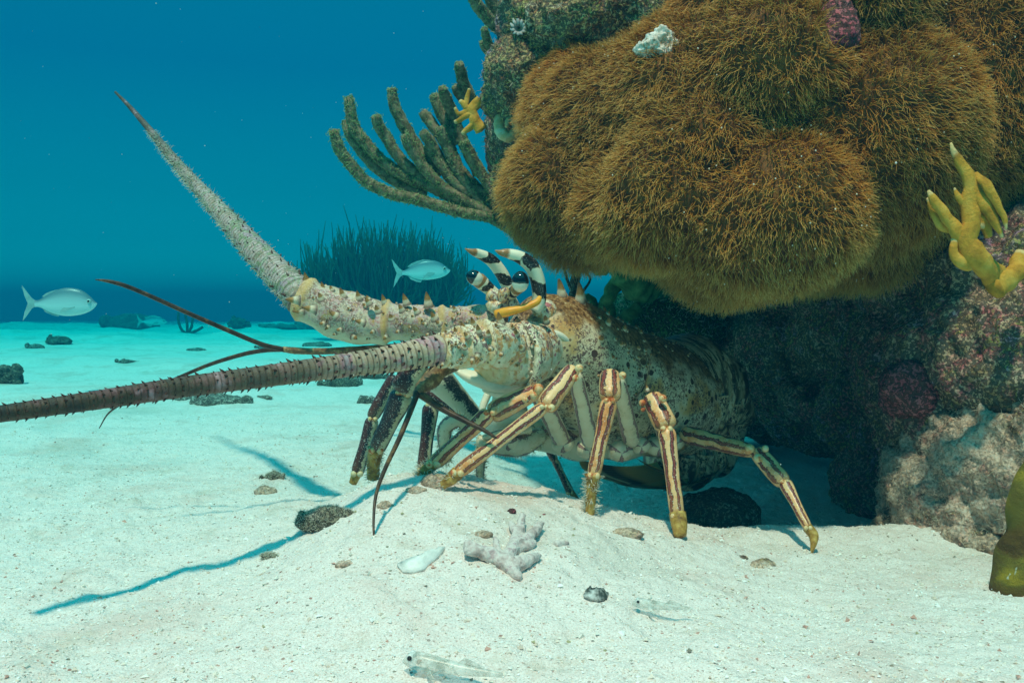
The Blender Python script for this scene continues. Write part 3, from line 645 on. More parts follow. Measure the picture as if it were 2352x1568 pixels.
# legs
LEGR = 1.0
def seg(mb, a, b, r0, r1, bul=1.0, m=0, flat=1.0, n=20):
    r0 *= .88; r1 *= .88
    rows = [a + (r0 * .72 * LEGR,), tuple(np.array(a) * .92 + np.array(b) * .08) + (r0 * 1.0,), tuple(np.array(a) * .5 + np.array(b) * .5) + ((r0 + r1) / 2 * bul,),
            tuple(np.array(a) * .1 + np.array(b) * .9) + (r1 * 1.08,), b + (r1 * .8,)]
    mb.tube(path(rows), n, 18, SIDE, lambda q, t, L: 1 + .06 * math.cos(2 * q) + .03 * math.cos(4 * q), flat, True, m)
def knob(mb, u, v, d, r, m=0): mb.ball(P(u, v, d), (PX(r, d),) * 3, 12, 8, m=m)
def make_leg(label, merus, carpus, prop, dact, mm, mc, knobs=(), spine=None, fluff=0):
    root = empty("leg", P(*merus[0][:3]), None, None, None, None, lob)
    if label: root["label"] = label
    x = MB(); seg(x, merus[0][:3], merus[1][:3], merus[0][3], merus[1][3], 1.05); x.build("upper_segment", M[mm], root)
    kn = [(q[0] + sg * rr * .6, q[1], q[2] - .004, rr * .62) for q, rr in ((prop[0], prop[0][3] * .55), (prop[1], prop[1][3] * .8)) for sg in (-1, 1)]
    x = MB(); seg(x, carpus[0][:3], carpus[1][:3], carpus[0][3], carpus[1][3], 1.12)
    if spine: x.cone(P(*spine[:3]), P(spine[0] + spine[3], spine[1] + spine[4], spine[2]) - P(*spine[:3]), PX(16, spine[2]), PX(5, spine[2]))
    for kb in list(knobs) + kn[:2]: knob(x, *kb, m=1)
    x.build("knee_segment", [M[mc], M['knuckle']], root)
    x = MB(); seg(x, prop[0][:3], prop[1][:3], prop[0][3], prop[1][3], .92, n=28)
    for kb in kn[2:]: knob(x, *kb, m=1)
    x.build("lower_segment", [M[mc], M['knuckle']], root)
    if dact:
        x = MB(); x.tube(path(dact), 18, 12, SIDE, None, 1, True); x.build("foot_tip", M['claw'], root)
        if fluff:
            pts = crom(path(dact), 40); idx_ = RS.randint(0, 40, fluff); rt = pts[idx_, :3]; dn = norm(RS.randn(fluff, 3) * [1, .6, .6])
            f_ = strands("fluff", rt + dn * pts[idx_, 3:4] * .8, dn, RS.uniform(.0025, .0065, fluff), .00035, M['fluff'], root, 4, .6); f_["kind"] = "stuff"
    return root
make_leg("striped front leg stretched forward, its tip planted on the sand mound crest",
         [(1294, 1018, .815, 21), (1236, 900, .745, 21)], [(1234, 897, .735, 20), (1128, 950, .716, 25)], [(1124, 948, .714, 21), (995, 1066, .716, 18)],
         [(996, 1064, .716, 15), (975, 1082, .718, 13), (960, 1096, .72, 8)], 'leg_pale', 'leg', [(1236, 893, .722, 13), (1226, 908, .72, 9), (1206, 918, .70, 7)], None, 160)
make_leg("striped leg crossing in front of the front leg down to the crest",
         [(1356, 1018, .80, 22), (1322, 862, .725, 17)], [(1318, 846, .712, 20), (1252, 935, .688, 25)], [(1250, 934, .685, 17), (1050, 1086, .68, 17)],
         [(1052, 1085, .68, 17), (1035, 1100, .68, 15), (1016, 1115, .68, 9)], 'leg_pale', 'leg', [(1330, 846, .70, 10), (1322, 868, .70, 8), (1266, 936, .675, 9)], None, 60)
make_leg("upright striped leg whose fluffy amber tip stands on the mound",
         [(1452, 1016, .83, 22), (1418, 872, .742, 18)], [(1402, 856, .73, 24), (1401, 916, .712, 24)], [(1400, 920, .711, 21), (1363, 1092, .70, 16)],
         [(1362, 1090, .70, 20), (1360, 1112, .70, 14), (1356, 1160, .70, 12), (1352, 1212, .70, 10)], 'leg_pale', 'leg', [(1430, 862, .715, 9)], None, 320)
make_leg("striped leg right of the upright one, bent at a spiny knee",
         [(1532, 1005, .85, 22), (1506, 925, .77, 22)], [(1496, 908, .755, 24), (1532, 982, .735, 26)], [(1531, 985, .734, 22), (1556, 1185, .71, 17)],
         [(1556, 1178, .71, 20), (1560, 1205, .705, 19), (1562, 1230, .70, 15)], 'leg_pale', 'leg', [(1522, 915, .735, 10), (1475, 925, .745, 8), (1477, 940, .745, 6)], (1488, 898, .74, -3, -14))
e = make_leg("hindmost striped leg reaching out to the right over the den sand",
         [(1570, 996, .875, 22), (1728, 1036, .80, 17)], [(1738, 1036, .798, 20), (1800, 1108, .765, 20)], [(1802, 1106, .764, 17), (1856, 1212, .73, 11)],
         [(1854, 1210, .73, 12), (1868, 1228, .726, 12), (1869, 1246, .722, 8), (1863, 1272, .717, 2.5)], 'leg', 'leg', [(1722, 1030, .788, 11), (1740, 1052, .783, 10), (1758, 1030, .785, 8)])
make_leg("dark brown far front leg below the antenna base",
         [(1092, 958, .90, 22), (1000, 862, .85, 32)], [(966, 828, .835, 26), (922, 900, .835, 29)], [(926, 904, .835, 29), (864, 1034, .845, 19)],
         [(864, 1030, .845, 19), (858, 1062, .85, 16), (857, 1100, .85, 14)], 'blade', 'leg_far', [], None, 160)
make_leg("blue black far leg standing leftmost of all legs",
         [(1085, 962, .93, 16), (925, 868, .93, 14)], [(908, 864, .925, 16), (854, 960, .925, 15)], [(856, 962, .925, 17), (820, 1088, .925, 15)],
         [(822, 1080, .925, 13), (810, 1110, .925, 9)], 'leg_far', 'leg_far')
make_leg("far dark leg seen between the leftmost pair and the striped front leg",
         [(1095, 965, .96, 18), (1010, 905, .96, 24)], [(1014, 905, .958, 22), (992, 934, .955, 20)], [(990, 930, .955, 20), (972, 1080, .945, 15)],
         [(973, 1076, .945, 14), (966, 1096, .945, 10)], 'leg_far', 'leg_far')
make_leg("thin black far leg seen beneath the body in the den",
         [(1240, 1000, .97, 14), (1262, 1034, 1.0, 10)], [(1262, 1034, 1.0, 10), (1274, 1056, 1.01, 9)], [(1274, 1056, 1.01, 9), (1310, 1130, 1.05, 9)],
         [(1308, 1128, 1.05, 10), (1326, 1150, 1.06, 7)], 'leg_far', 'leg_far')
# two broad pale thigh blades with blue-black stripe seen under the head
# maxillipeds with bristles
def bristly(rows, n, label=None, mm='leg_pale'):
    x = MB(); x.tube(path(rows), 26, 14, SIDE); o = x.build("mouth_leg", M[mm], lob)
    pts = crom(path(rows), 60); i = RS.randint(0, 60, n); dn = norm(RS.randn(n, 3) * [1, .5, 1] + [0, 0, -.4])
    f_ = strands("bristle", pts[i, :3] + dn * pts[i, 3:4] * .85, dn, RS.uniform(.002, .006, n), .00028, M['hair'], o, 4, .4); f_["kind"] = "stuff"
    return o
bristly([(1085, 985, .86, 12), (1050, 965, .85, 16), (1022, 985, .85, 18), (1022, 1030, .85, 14), (1030, 1060, .85, 8)], 420)
bristly([(1120, 1010, .84, 10), (1106, 1040, .85, 11), (1103, 1080, .86, 10), (1102, 1112, .865, 8)], 420)
bristly([(1240, 1000, .82, 20), (1195, 1022, .80, 26), (1140, 1020, .79, 24), (1098, 1012, .785, 14)], 420)
bristly([(1215, 985, .80, 12), (1150, 995, .78, 10), (1110, 1005, .775, 6)], 60)

# eyes and horns
def horn(rows, label):
    x = MB(); x.tube(path(rows), 44, 20, SIDE); o = x.build("horn", M['zebra'], lob); o["label"] = label
horn([(1226, 712, .765, 17), (1238, 690, .765, 16), (1236, 650, .762, 17), (1222, 613, .757, 17), (1196, 592, .752, 15), (1166, 582, .747, 11), (1150, 580, .745, 7), (1137, 575, .743, 1)], "nearer curved black and cream horn with an orange base")
horn([(1180, 682, .80, 15), (1166, 655, .80, 15), (1150, 625, .797, 15), (1128, 598, .792, 14), (1100, 583, .785, 11), (1084, 578, .78, 7), (1068, 571, .778, 1)], "farther curved black and cream horn")
def eye(stalk, c, r, ax):
    x = MB(); x.tube(path(stalk), 16, 16, SIDE); o = x.build("eyestalk", M['zebra'], lob)
    d = Vector(ax).normalized(); R = d.to_track_quat('Z', 'Y').to_matrix()
    y = MB(); rr = PX(r, c[2]); y.ball(P(*c), (rr, rr, rr * 1.22), 26, 18, rot=R); y.build("eye", M['eye'], o)
eye([(1165, 690, .775, 16), (1176, 674, .765, 13), (1190, 660, .752, 15)], (1195, 647, .745), 20, (.05, -.1, 1))
eye([(1150, 690, .785, 16), (1128, 668, .78, 14), (1105, 648, .775, 17), (1098, 642, .773, 17)], (1090, 638, .77), 17, (-.8, -.1, .45))
mb = MB()
mb.tube(path([(1185, 700, .775, 34), (1150, 705, .775, 30), (1122, 700, .775, 18)]), 20, 20, UPB, lambda a, t, L: 1 + .08 * math.sin(5 * a + 8 * t), .7)
mb.tube(path([(1150, 690, .76, 12), (1158, 672, .757, 13), (1168, 668, .757, 10)]), 12, 12, SIDE)
mb.tube(path([(1140, 684, .775, 16), (1122, 675, .775, 15)]), 10, 12, SIDE)
mb.build("eye_bridge", M['head'], lob)
mb = MB(); mb.tube(path([(1140, 722, .752, 11), (1165, 716, .748, 11), (1200, 708, .748, 8), (1232, 694, .75, 8), (1240, 682, .753, 5)]), 24, 12, SIDE); mb.build("horn_base", M['orange'], lob)["label"] = "bright orange ridge at the foot of the nearer horn"

# antennae
def peduncle(mb, segs):
    for rows in segs:
        p, B, N, r, T = mb.tube(path(rows), 26, 30, UPB, lambda a, t, L: 1 + .05 * math.sin(4 * a + 6 * t) + .17 * math.exp(-((t - .93) / .045) ** 2) + .03 * math.sin(23 * t + 3 * a))
        for _ in range(34):
            i = rnd.randint(2, 24); a = rnd.uniform(-.9, math.pi + .9); nn_ = B[i] * math.cos(a) + N[i] * math.sin(a); k_ = rnd.choice((.35, .5, .5, .8))
            mb.cone(p[i] + nn_ * r[i] * .97, nn_ + T[i] * .9, r[i] * .34 * k_, r[i] * .12 * k_ + .0004, sides=6)
# near antenna
na = empty("antenna", P(1130, 800, .71), None, None, None, None, lob); na["label"] = "nearer long antenna stretching left across the picture to its edge"
mb = MB()
peduncle(mb, [[(1170, 800, .735, 48), (1135, 792, .715, 54), (1098, 792, .703, 52)], [(1104, 794, .705, 46), (1070, 796, .697, 48), (1050, 800, .69, 44)], [(1056, 800, .692, 40), (1030, 803, .686, 42), (1008, 806, .68, 36)]])
for (uu, vv, dd, du, dv, L, r) in [(1150, 745, .715, -6, -30, 34, 11), (1090, 752, .70, -10, -30, 30, 9), (1068, 758, .693, -14, -28, 26, 8), (1100, 765, .688, -4, -24, 26, 8), (1120, 770, .69, 4, -22, 18, 8), (1050, 768, .688, -10, -26, 24, 7),
                                   (1098, 812, .678, -6, 24, 24, 7), (1086, 822, .678, -6, 22, 20, 6), (1068, 800, .675, 0, -20, 14, 6), (1040, 830, .68, -6, 22, 14, 5), (1018, 835, .67, -8, 14, 12, 5), (1075, 775, .68, -14, -18, 20, 7), (1128, 800, .685, -10, 10, 14, 7), (1036, 775, .685, -12, -22, 16, 6)]:
    b0 = P(uu, vv, dd); mb.cone(b0, P(uu + du, vv + dv, dd - .006) - b0, PX(L, dd), PX(r, dd))
mb.build("antenna_base", M['head'], na)
def flagellum(rows, mat, name="flagellum", spacing=.0095, size=1.0, sp_fade=1.0, dirsign=1, n=260, sides=20, rows_ang=9):
    x = MB(); pth = path(rows)
    p, B, N, r, T = x.tube(pth, n, sides, UPB, lambda a, t, L: 1 + .035 * (abs((L * 115) % 1 - .5) * 2 - .5) + .02 * math.sin(a * 3 + L * 60))
    L = np.concatenate([[0], np.cumsum(np.linalg.norm(np.diff(p, axis=0), axis=1))])
    s_ = .006; k = 0
    while s_ < L[-1] * .97:
        i = int(np.searchsorted(L, s_)); i = min(i, n - 1)
        for j in range(rows_ang):
            a = 2 * math.pi * (j + .5 * (k % 2) + rnd.uniform(-.12, .12)) / rows_ang
            if rnd.random() < .18: continue
            nn_ = B[i] * math.cos(a) + N[i] * math.sin(a); sz = r[i] * .26 * size * rnd.uniform(.6, 1.3)
            x.cone(p[i] + nn_ * r[i] * .93, nn_ + T[i] * .8, sz * 1.5, sz * .42, sides=5)
        s_ += spacing * (.45 + .55 * r[i] / r[0]); k += 1
    return x, p, B, N, r, T
x, p, B, N, r, T = flagellum([(1022, 803, .686, 38), (985, 806, .675, 35), (900, 824, .66, 32), (800, 838, .642, 28), (700, 851, .624, 26.5), (550, 872, .60, 25), (400, 891, .575, 24), (200, 922, .54, 22), (0, 950, .51, 20), (-110, 964, .49, 18)], None, spacing=.0075, rows_ang=10)
x.build("flagellum", M['flag_near'], na)
# far antenna
fa = empty("antenna", P(1080, 740, .80), None, None, None, None, lob); fa["label"] = "farther antenna rising from the head to the upper left"
mb = MB()
peduncle(mb, [[(1160, 730, .79, 34), (1090, 738, .79, 36), (1010, 745, .79, 40)], [(1030, 748, .79, 38), (960, 742, .785, 40), (880, 738, .785, 46)], [(895, 748, .785, 46), (800, 728, .785, 56), (740, 705, .785, 52), (688, 682, .785, 46)]])
mb.cone(P(800, 765, .785), (-.2, 0, -1), PX(14, .785), PX(9, .785))
for (uu, vv, dd, du, dv, L, r_) in [(708, 658, .78, -8, -30, 36, 10), (745, 672, .78, -8, -28, 28, 8), (790, 685, .775, -10, -26, 28, 9), (825, 690, .775, -6, -26, 26, 8), (850, 700, .765, -12, -18, 24, 8), (885, 700, .775, -8, -26, 28, 8), (935, 700, .775, -10, -28, 30, 9), (985, 705, .775, -6, -34, 38, 11),
                                    (690, 690, .755, -28, -2, 36, 11), (728, 712, .745, -32, -6, 36, 11), (700, 715, .77, -26, 0, 30, 8), (775, 728, .74, -20, -14, 24, 10), (740, 690, .75, -10, -22, 22, 8), (838, 742, .74, -22, -6, 26, 9), (900, 735, .745, -6, -18, 18, 8), (870, 718, .755, -8, -18, 22, 8), (925, 715, .752, -10, -18, 22, 8),
                                    (960, 720, .75, -12, -18, 22, 8), (810, 772, .77, 16, 10, 16, 8), (757, 748, .77, -14, 12, 16, 6), (890, 770, .76, -14, 14, 16, 6), (1000, 735, .745, -10, -18, 26, 9), (1012, 745, .74, -14, -10, 18, 7), (1045, 715, .765, -6, -24, 16, 6), (860, 760, .742, -16, 8, 14, 6), (980, 745, .743, -18, -4, 16, 6)]:
    b0 = P(uu, vv, dd); mb.cone(b0, P(uu + du, vv + dv, dd - .004) - b0, PX(L, dd), PX(r_, dd))
mb.build("antenna_base", M['antbase'], fa)
x, p, B, N, r, T = flagellum([(694, 686, .785, 41), (672, 662, .79, 38), (600, 590, .83, 31), (550, 535, .865, 26), (500, 480, .90, 20), (450, 425, .94, 15.5), (400, 368, .98, 11.5), (350, 306, 1.02, 8), (300, 248, 1.055, 5), (265, 212, 1.08, 2.5)], None, spacing=.009, rows_ang=8, size=.72)
fl = x.build("flagellum", M['flag_far'], fa)
i = (RS.rand(2600) ** 1.3 * 200).astype(int) + 4; a = RS.uniform(0, 2 * math.pi, 2600)
dn = B[i] * np.cos(a)[:, None] + N[i] * np.sin(a)[:, None]; kp = (dn[:, 0] < .3) | (RS.rand(2600) < .3); i = i[kp]; dn = dn[kp]
strands("fluff", p[i] + dn * r[i][:, None] * .9, dn + RS.randn(len(i), 3) * .4, RS.uniform(.0015, .0060, len(i)), .00028, M['fluff'], fl, 4, .6)["kind"] = "stuff"

# antennules
def thin(rows, name, mat, parent, label=None, n=70, ring=0):
    x = MB(); x.tube(path(rows), n, 10, SIDE if abs(rows[0][0] - rows[-1][0]) < abs(rows[0][1] - rows[-1][1]) * 3 else UPB, (lambda a, t, L: 1 + ring * math.sin(L * 2200)) if ring else None)
    o = x.build(name, M[mat], parent)
    if label: o["label"] = label
    return o
n1 = thin([(1040, 830, .735, 24), (1008, 850, .72, 20), (990, 872, .705, 21), (968, 890, .695, 15), (962, 905, .69, 11)], "antennule", 'antennule', lob, "nearer antennule hanging below the antenna base", 40, .06)
thin([(958, 900, .69, 8), (952, 920, .685, 7), (920, 1000, .66, 6), (885, 1075, .63, 5), (864, 1135, .61, 4.2), (858, 1200, .595, 3), (862, 1260, .585, 2.2), (870, 1306, .58, 1.2)], "filament", 'filament', n1, "long dark filament hanging down over the sand")
thin([(966, 906, .69, 9), (1010, 935, .685, 8), (1060, 962, .68, 6.5), (1110, 987, .675, 5), (1140, 1006, .672, 3)], "filament", 'filament', n1, "short dark filament pointing right across the legs")
n2 = thin([(1100, 790, .83, 16), (900, 800, .80, 11), (760, 806, .78, 8), (690, 806, .77, 8), (650, 802, .765, 7)], "antennule", 'antennule', lob, "farther antennule forking left of the antennae", 50, .04)
thin([(652, 803, .765, 6), (600, 790, .757, 5.5), (520, 757, .745, 5.5), (430, 718, .73, 5.2), (350, 682, .72, 5), (290, 657, .71, 5), (250, 646, .705, 4), (219, 642, .70, 1)], "filament", 'filament', n2, "upper filament curving up to the left over the blue water")
thin([(652, 802, .765, 6), (610, 804, .77, 5.5), (560, 813, .775, 5), (490, 834, .78, 4.5), (430, 858, .78, 4), (350, 893, .78, 3.4), (290, 922, .78, 2.8), (250, 948, .78, 2), (228, 983, .78, 1.2)], "filament", 'filament', n2, "lower filament dipping behind the nearer antenna")

# tail: six overlapping shell rings curling under, then the fan
tp = [list(P(u, v, d)) + [r] for u, v, d, r in [(1520, 905, .955, .060), (1560, 903, .985, .0605), (1600, 925, 1.01, .058), (1618, 962, 1.02, .052), (1612, 1005, 1.015, .045), (1580, 1040, .995, .038), (1530, 1058, .965, .030)]]
cc_ = crom(tp, 200)
for k in range(6):
    a0 = k * 31; rows = cc_[a0:a0 + 46:5].copy(); m_ = len(rows)
    for i in range(m_): rows[i, 3] *= .90 + .15 * (i / (m_ - 1))
    x = MB(); x.tube(rows, 18, 48, (.05, -.3, 1), lambda q, t, L: 1 + .05 * abs(math.sin(q * 1.0)) + .018 * math.sin(t * 9) + .035 * (t > .9))
    o = x.build("tail_segment", M['tail'], lob)
    # side points of each ring
    x = MB()
    c0 = rows[-1, :3]; tr = rows[-1, 3]
    sd_ = norm(np.array([.45, -.85, -.15])); b0 = c0 + sd_ * tr * .93
    x.cone(b0 + np.array([0, 0, .012]), np.array([.1 - .05 * k, -.12, -1]), tr * .62, .011 - .0006 * k, sides=10)
    s2 = x.build("side_point", M['tail'], o)
def fan_blade(rows_, name="fan_blade"):
    """rows_: (hinge point, tip left edge, tip right edge) as curved blade"""
    (h, w0, a, b, sag) = rows_
    h = np.array(P(*h)); a = np.array(P(*a)); b = np.array(P(*b)); nu, nv = 20, 22
    V = []; A = []; 
    for side in (0, 1):
        for i in range(nv):
            t = i / (nv - 1)
            for j in range(nu):
                s_ = j / (nu - 1); e = a * (1 - s_) + b * s_; hh = h + (b - a) * (s_ - .5) * w0
                tt = t * (1 + .10 * math.sin(math.pi * s_)); q = hh * (1 - tt) + e * tt
                q = q + np.array([0, .3, -1.0]) * sag * math.sin(math.pi * t) + np.array([0, 0, .0012 if side else 0]) * (1 - abs(2 * s_ - 1) ** 4) * (1 - t ** 6)
                V.append(q); A.append((s_, t, 0))
    o = nu * nv; Fc = []
    for i in range(nv - 1):
        for j in range(nu - 1):
            q = (i * nu + j, i * nu + j + 1, (i + 1) * nu + j + 1, (i + 1) * nu + j); Fc.append(q); Fc.append(tuple(k + o for k in q[::-1]))
    x = MB(); x.add(V, Fc, None, A); return x.build(name, M['fan'], fanroot)
fanroot = empty("tail_fan", P(1560, 1050, .97), None, None, None, None, lob)
fan_blade(((1590, 1045, .99), .35, (1330, 1055, .90), (1420, 1108, .90), .012))
fan_blade(((1600, 1050, .99), .35, (1400, 1100, .905), (1520, 1122, .925), .014))
fan_blade(((1615, 1045, 1.0), .35, (1500, 1116, .915), (1610, 1105, .945), .012))
fan_blade(((1630, 1030, 1.01), .35, (1600, 1110, .945), (1672, 1062, .985), .010))
fan_blade(((1590, 1030, 1.0), .35, (1440, 1035, .93), (1560, 1090, .90), .020))


# ------------------------------------------------------------------ sea rods, sea plume, fire corals
M['rod'] = mat_simple("sea_rod_tissue", [(.3, (.05, .06, .025)), (.48, (.20, .15, .08)), (.6, (.36, .26, .16)), (.75, (.28, .32, .15))], 120, .85, .001)
M['rodfuzz'] = mat_simple("sea_rod_polyp", [(.3, (.16, .34, .12)), (.55, (.34, .46, .18)), (.75, (.48, .50, .26))], 60, .8, .0002)
def fuzz(o, n, L, r, mat, parent=None, spread=.5, name="polyp_fuzz"):
    c, nn_ = mesh_samples(o, n)
    f_ = strands(name, c, nn_ + RS.randn(n, 3) * spread, RS.uniform(.4, 1, n) * L, r, mat, parent or o, 3, .5); f_["kind"] = "stuff"; return f_
RODS = [
 [(766,299),(776,335),(792,362),(820,395),(845,420),(904,447),(950,456),(1001,471),(1072,490),(1128,500),(1203,545)],
 [(801,224),(806,262),(815,295),(840,328),(878,370),(941,410),(997,432),(1054,462),(1120,490)],
 [(795,277),(803,305),(818,330),(859,380),(911,418),(975,450)],
 [(863,266),(870,290),(885,312),(915,360),(956,400),(1010,440)],
 [(900,204),(905,240),(919,272),(935,300),(950,340)],
 [(908,243),(916,265),(926,288),(949,322),(975,360),(1010,400)],
 [(930,310),(938,330),(949,348),(979,392),(1016,430),(1070,462),(1150,500)],
 [(980,335),(1010,375),(1040,415),(1080,450)],
 [(971,258),(982,272),(994,288),(1016,318),(1040,350)],
 [(971,303),(982,318),(994,336),(1012,370),(1040,410)],
 [(996,217),(1003,236),(1012,258),(1028,290),(1045,330)],
 [(1016,204),(1023,222),(1033,245),(1050,280)],
 [(1012,292),(1018,312),(1026,335),(1042,375),(1075,425),(1110,470)],
 [(1035,251),(1042,272),(1052,296),(1070,340),(1100,400)],
 [(1054,146),(1058,165),(1063,185),(1074,210),(1090,240)],
 [(1046,198),(1056,215),(1075,240)],
 [(1035,340),(1043,362),(1056,390),(1091,428),(1147,476),(1195,530)],
 [(1065,325),(1078,350),(1093,378),(1121,422),(1160,470),(1205,520)],
]
def sea_rod(name, label, rods, d0, group=None, dd=.004, r0=13):
    root = empty(name, P(rods[0][-1][0], rods[0][-1][1], d0), label, "soft coral", group)
    for k, rd in enumerate(rods):
        n_ = len(rd); off = ((k * 37) % 11 - 5) * dd * 1.2
        rows = [(u, v, d0 + off * (1 - i / (n_ - 1)) + .02 * i / n_, r0 * (1.0 if i else .8)) for i, (u, v) in enumerate(rd)]
        x = MB(); x.tube(path(rows), 30, 12, SIDE, lambda a, t, L: 1 + .06 * math.sin(a * 5 + L * 300)); o = x.build("branch", M['rod'], root)
        ln = sum(math.dist(rd[i], rd[i + 1]) for i in range(n_ - 1))
        fuzz(o, int(ln * 11), .0058, .00045, M['rodfuzz'])
sea_rod("sea_rod", "green brown finger-like sea rod growing out left of the reef", RODS, 1.14)
sea_rod("sea_rod", "sea rod tips cut by the top edge of the picture beside the reef", [[(1075, -30), (1092, 5), (1110, 30), (1140, 62), (1180, 90)], [(1110, -40), (1125, -5), (1142, 25), (1170, 60)]], 1.12, r0=14)
sea_rod("sea_rod", "short stubby sea rod poking out under the cut-off tips", [[(1113, 66), (1116, 84), (1124, 104), (1140, 125), (1170, 150)], [(1108, 96), (1116, 112), (1140, 135)]], 1.12, r0=10)

def branch_tree(x, p, d, L, r, depth, spread, up, rng, kids=(2, 4), shrink=.72, sides=6):
    d = Vector(d).normalized(); q = Vector(p); pts = [list(q) + [r]]
    for i in range(4):
        d = (d + Vector((rng.uniform(-1, 1), rng.uniform(-1, 1), rng.uniform(-1, 1))) * .10 + Vector(up) * .12).normalized()
        q = q + d * L / 4; pts.append(list(q) + [r * (1 - .12 * (i + 1))])
        if depth > 0 and i >= 1:
            for _ in range(rng.randint(*kids) // 2 + (1 if i == 3 else 0)):
                sd_ = Vector((rng.uniform(-1, 1), rng.uniform(-1, 1) * .7, rng.uniform(-.2, 1))).normalized()
                branch_tree(x, q, (d + sd_ * spread), L * shrink * rng.uniform(.7, 1.15), r * .72, depth - 1, spread, up, rng, kids, shrink, sides)
    x.tube(pts, 9, sides, (.1, -1, .1), None, 1, True)
M['plume'] = mat_simple("sea_plume_green", [(.3, (.03, .07, .04)), (.6, (.07, .12, .07)), (.75, (.10, .16, .09))], 20, .9, .0005)
def plume(name, u, v, d, hpx, wpx, n, label, group=None, seed=1, rpx=2.6, cat="soft coral"):
    rng = random.Random(seed); b = P(u, v, d); b.z = min(b.z, gz(b.x, b.y) + .01) - .01
    root = empty(name, b, label, cat, group); st = MB(); 
    st.tube([list(b) + [PX(10, d)], [b.x, b.y, b.z + PX(30, d), PX(8, d)], [b.x + PX(4, d), b.y, b.z + PX(60, d), PX(5, d)]], 8, 8, (0, -1, 0)); st.build("stem", M['plume'], root)
    for g in range(3):
        x = MB()
        for i in range(n // 3):
            a = rng.uniform(-1, 1); yy = rng.uniform(-1, 1) * .5; hh = hpx * (1 - .45 * abs(a) ** 1.8) * rng.uniform(.6, 1.0)
            top = Vector((b.x + PX(a * wpx, d), b.y + PX(yy * wpx, d), b.z + PX(hh, d)))
            s0 = Vector((b.x + PX(a * wpx * .18, d), b.y + PX(yy * wpx * .18, d), b.z + PX(rng.uniform(10, hpx * .35), d)))
            c1 = s0.lerp(top, .35) + Vector((PX(a * wpx * .28, d), 0, 0)); c2 = s0.lerp(top, .7) + Vector((PX(a * wpx * .12 + rng.uniform(-14, 14), d), 0, 0))
            rr = PX(rpx, d)
            x.tube([list(s0) + [rr * 1.4], list(c1) + [rr * 1.2], list(c2) + [rr], list(top) + [rr * .5]], 9, 5, (0, -1, 0), None, 1, True)
            for _ in range(2):
                m_ = c1.lerp(c2, rng.random()); t2 = m_ + Vector((PX(rng.uniform(-26, 26), d), PX(rng.uniform(-20, 20), d), PX(rng.uniform(40, 110), d)))
                x.tube([list(m_) + [rr], list(m_.lerp(t2, .5) + Vector((PX(rng.uniform(-6, 6), d), 0, 0))) + [rr * .8], list(t2) + [rr * .4]], 6, 5, (0, -1, 0))
        x.build("branch_spray", M['plume'], root)["kind"] = "stuff"
    return root
plume("sea_plume", 885, 715, 5.6, 270, 215, 420, "large bushy dark green sea plume on the sand behind the lobster's head", seed=4, rpx=1.7)
def small_rod(u, v, d, stems, label, r=5):
    b = G(u, v) if d is None else P(u, v, d); root = empty("sea_rod", b, label, "soft coral", "small sea rods on the far sand"); dd = b.y
    for st in stems:
        x = MB(); x.tube([[b.x + PX(du, dd), b.y, b.z + PX(dv, dd), PX(r, dd)] for du, dv in st], 16, 8, (0, -1, 0)); x.build("branch", M['plume'], root)
small_rod(430, 763, None, [[(-4, -2), (-14, 8), (-20, 28), (-19, 46)], [(0, -2), (0, 20), (-3, 38), (-4, 52)], [(2, 0), (10, 12), (12, 26), (16, 40)], [(4, -2), (22, 4), (36, 12)]], "small upright three-fingered sea rod on the far sand", 3.2)

def fire_coral(name, label, chains, mat, d, cat="coral", dd=.0, sides=16, thin_=1.0):
    root = empty(name, P(*chains[0][0][:2], d), label, cat)
    for ch in chains:
        rows = [(u, v, d + (q[0] if q else 0), r * thin_) for (u, v, r, *q) in ch]
        x = MB(); x.tube(path(rows), 30, sides, SIDE, lambda a, t, L: 1 + .10 * math.sin(a * 2 + L * 160) + .08 * math.sin(L * 420 + a), .8); x.build("branch", mat, root)
    return root
def mat_fire():
    s = NT("mustard_fire_coral", .6, .3); a = s.attr("aux"); p = s.co()
    c = s.ramp(s.noise(p, 70, 4, .6), [(.3, (.34, .16, .012)), (.5, (.62, .31, .03)), (.7, (.74, .43, .07))])
    c = s.mix(s.m('MULTIPLY', s.ramp(s.m('ADD', a[0], s.m('MULTIPLY', s.noise(p, 200, 2), .1)), [(.95, 0.0), (1.0, 1.0)]), .6), c, (.80, .66, .34))
    return s.out(c, s.bump(s.noise(p, 380, 4, .75), .0018, .9), .85)
M['fire'] = mat_fire()
fc = fire_coral("fire_coral", "large mustard yellow branching fire coral before the right reef wall", [
 [(2290, 640, 34, .02), (2250, 600, 33), (2222, 555, 30), (2232, 510, 28), (2226, 470, 24), (2232, 425, 24), (2212, 385, 17), (2192, 352, 9), (2184, 328, 3)],
 [(2222, 560, 24), (2190, 520, 20), (2160, 480, 16), (2142, 455, 11), (2132, 438, 4)],
 [(2195, 530, 14, .005), (2160, 515, 13, .006), (2140, 480, 10, .008), (2130, 455, 4, .008)],
 [(2235, 430, 18), (2262, 470, 18, -.004), (2285, 510, 14, -.006), (2302, 545, 4, -.006)],
 [(2240, 400, 10), (2266, 425, 13, -.008), (2290, 468, 12, -.01), (2306, 500, 9, -.01), (2312, 526, 2, -.01)],
 [(2228, 480, 14), (2200, 450, 9), (2192, 432, 3)],
 [(2245, 600, 26, .005), (2205, 600, 20), (2190, 575, 14), (2192, 548, 9)],
 [(2280, 660, 34, .01), (2330, 630, 30, .02), (2350, 585, 24, .03)],
 [(2270, 545, 10), (2258, 500, 18), (2246, 520, 18)],
], M['fire'], .69, thin_=.80)
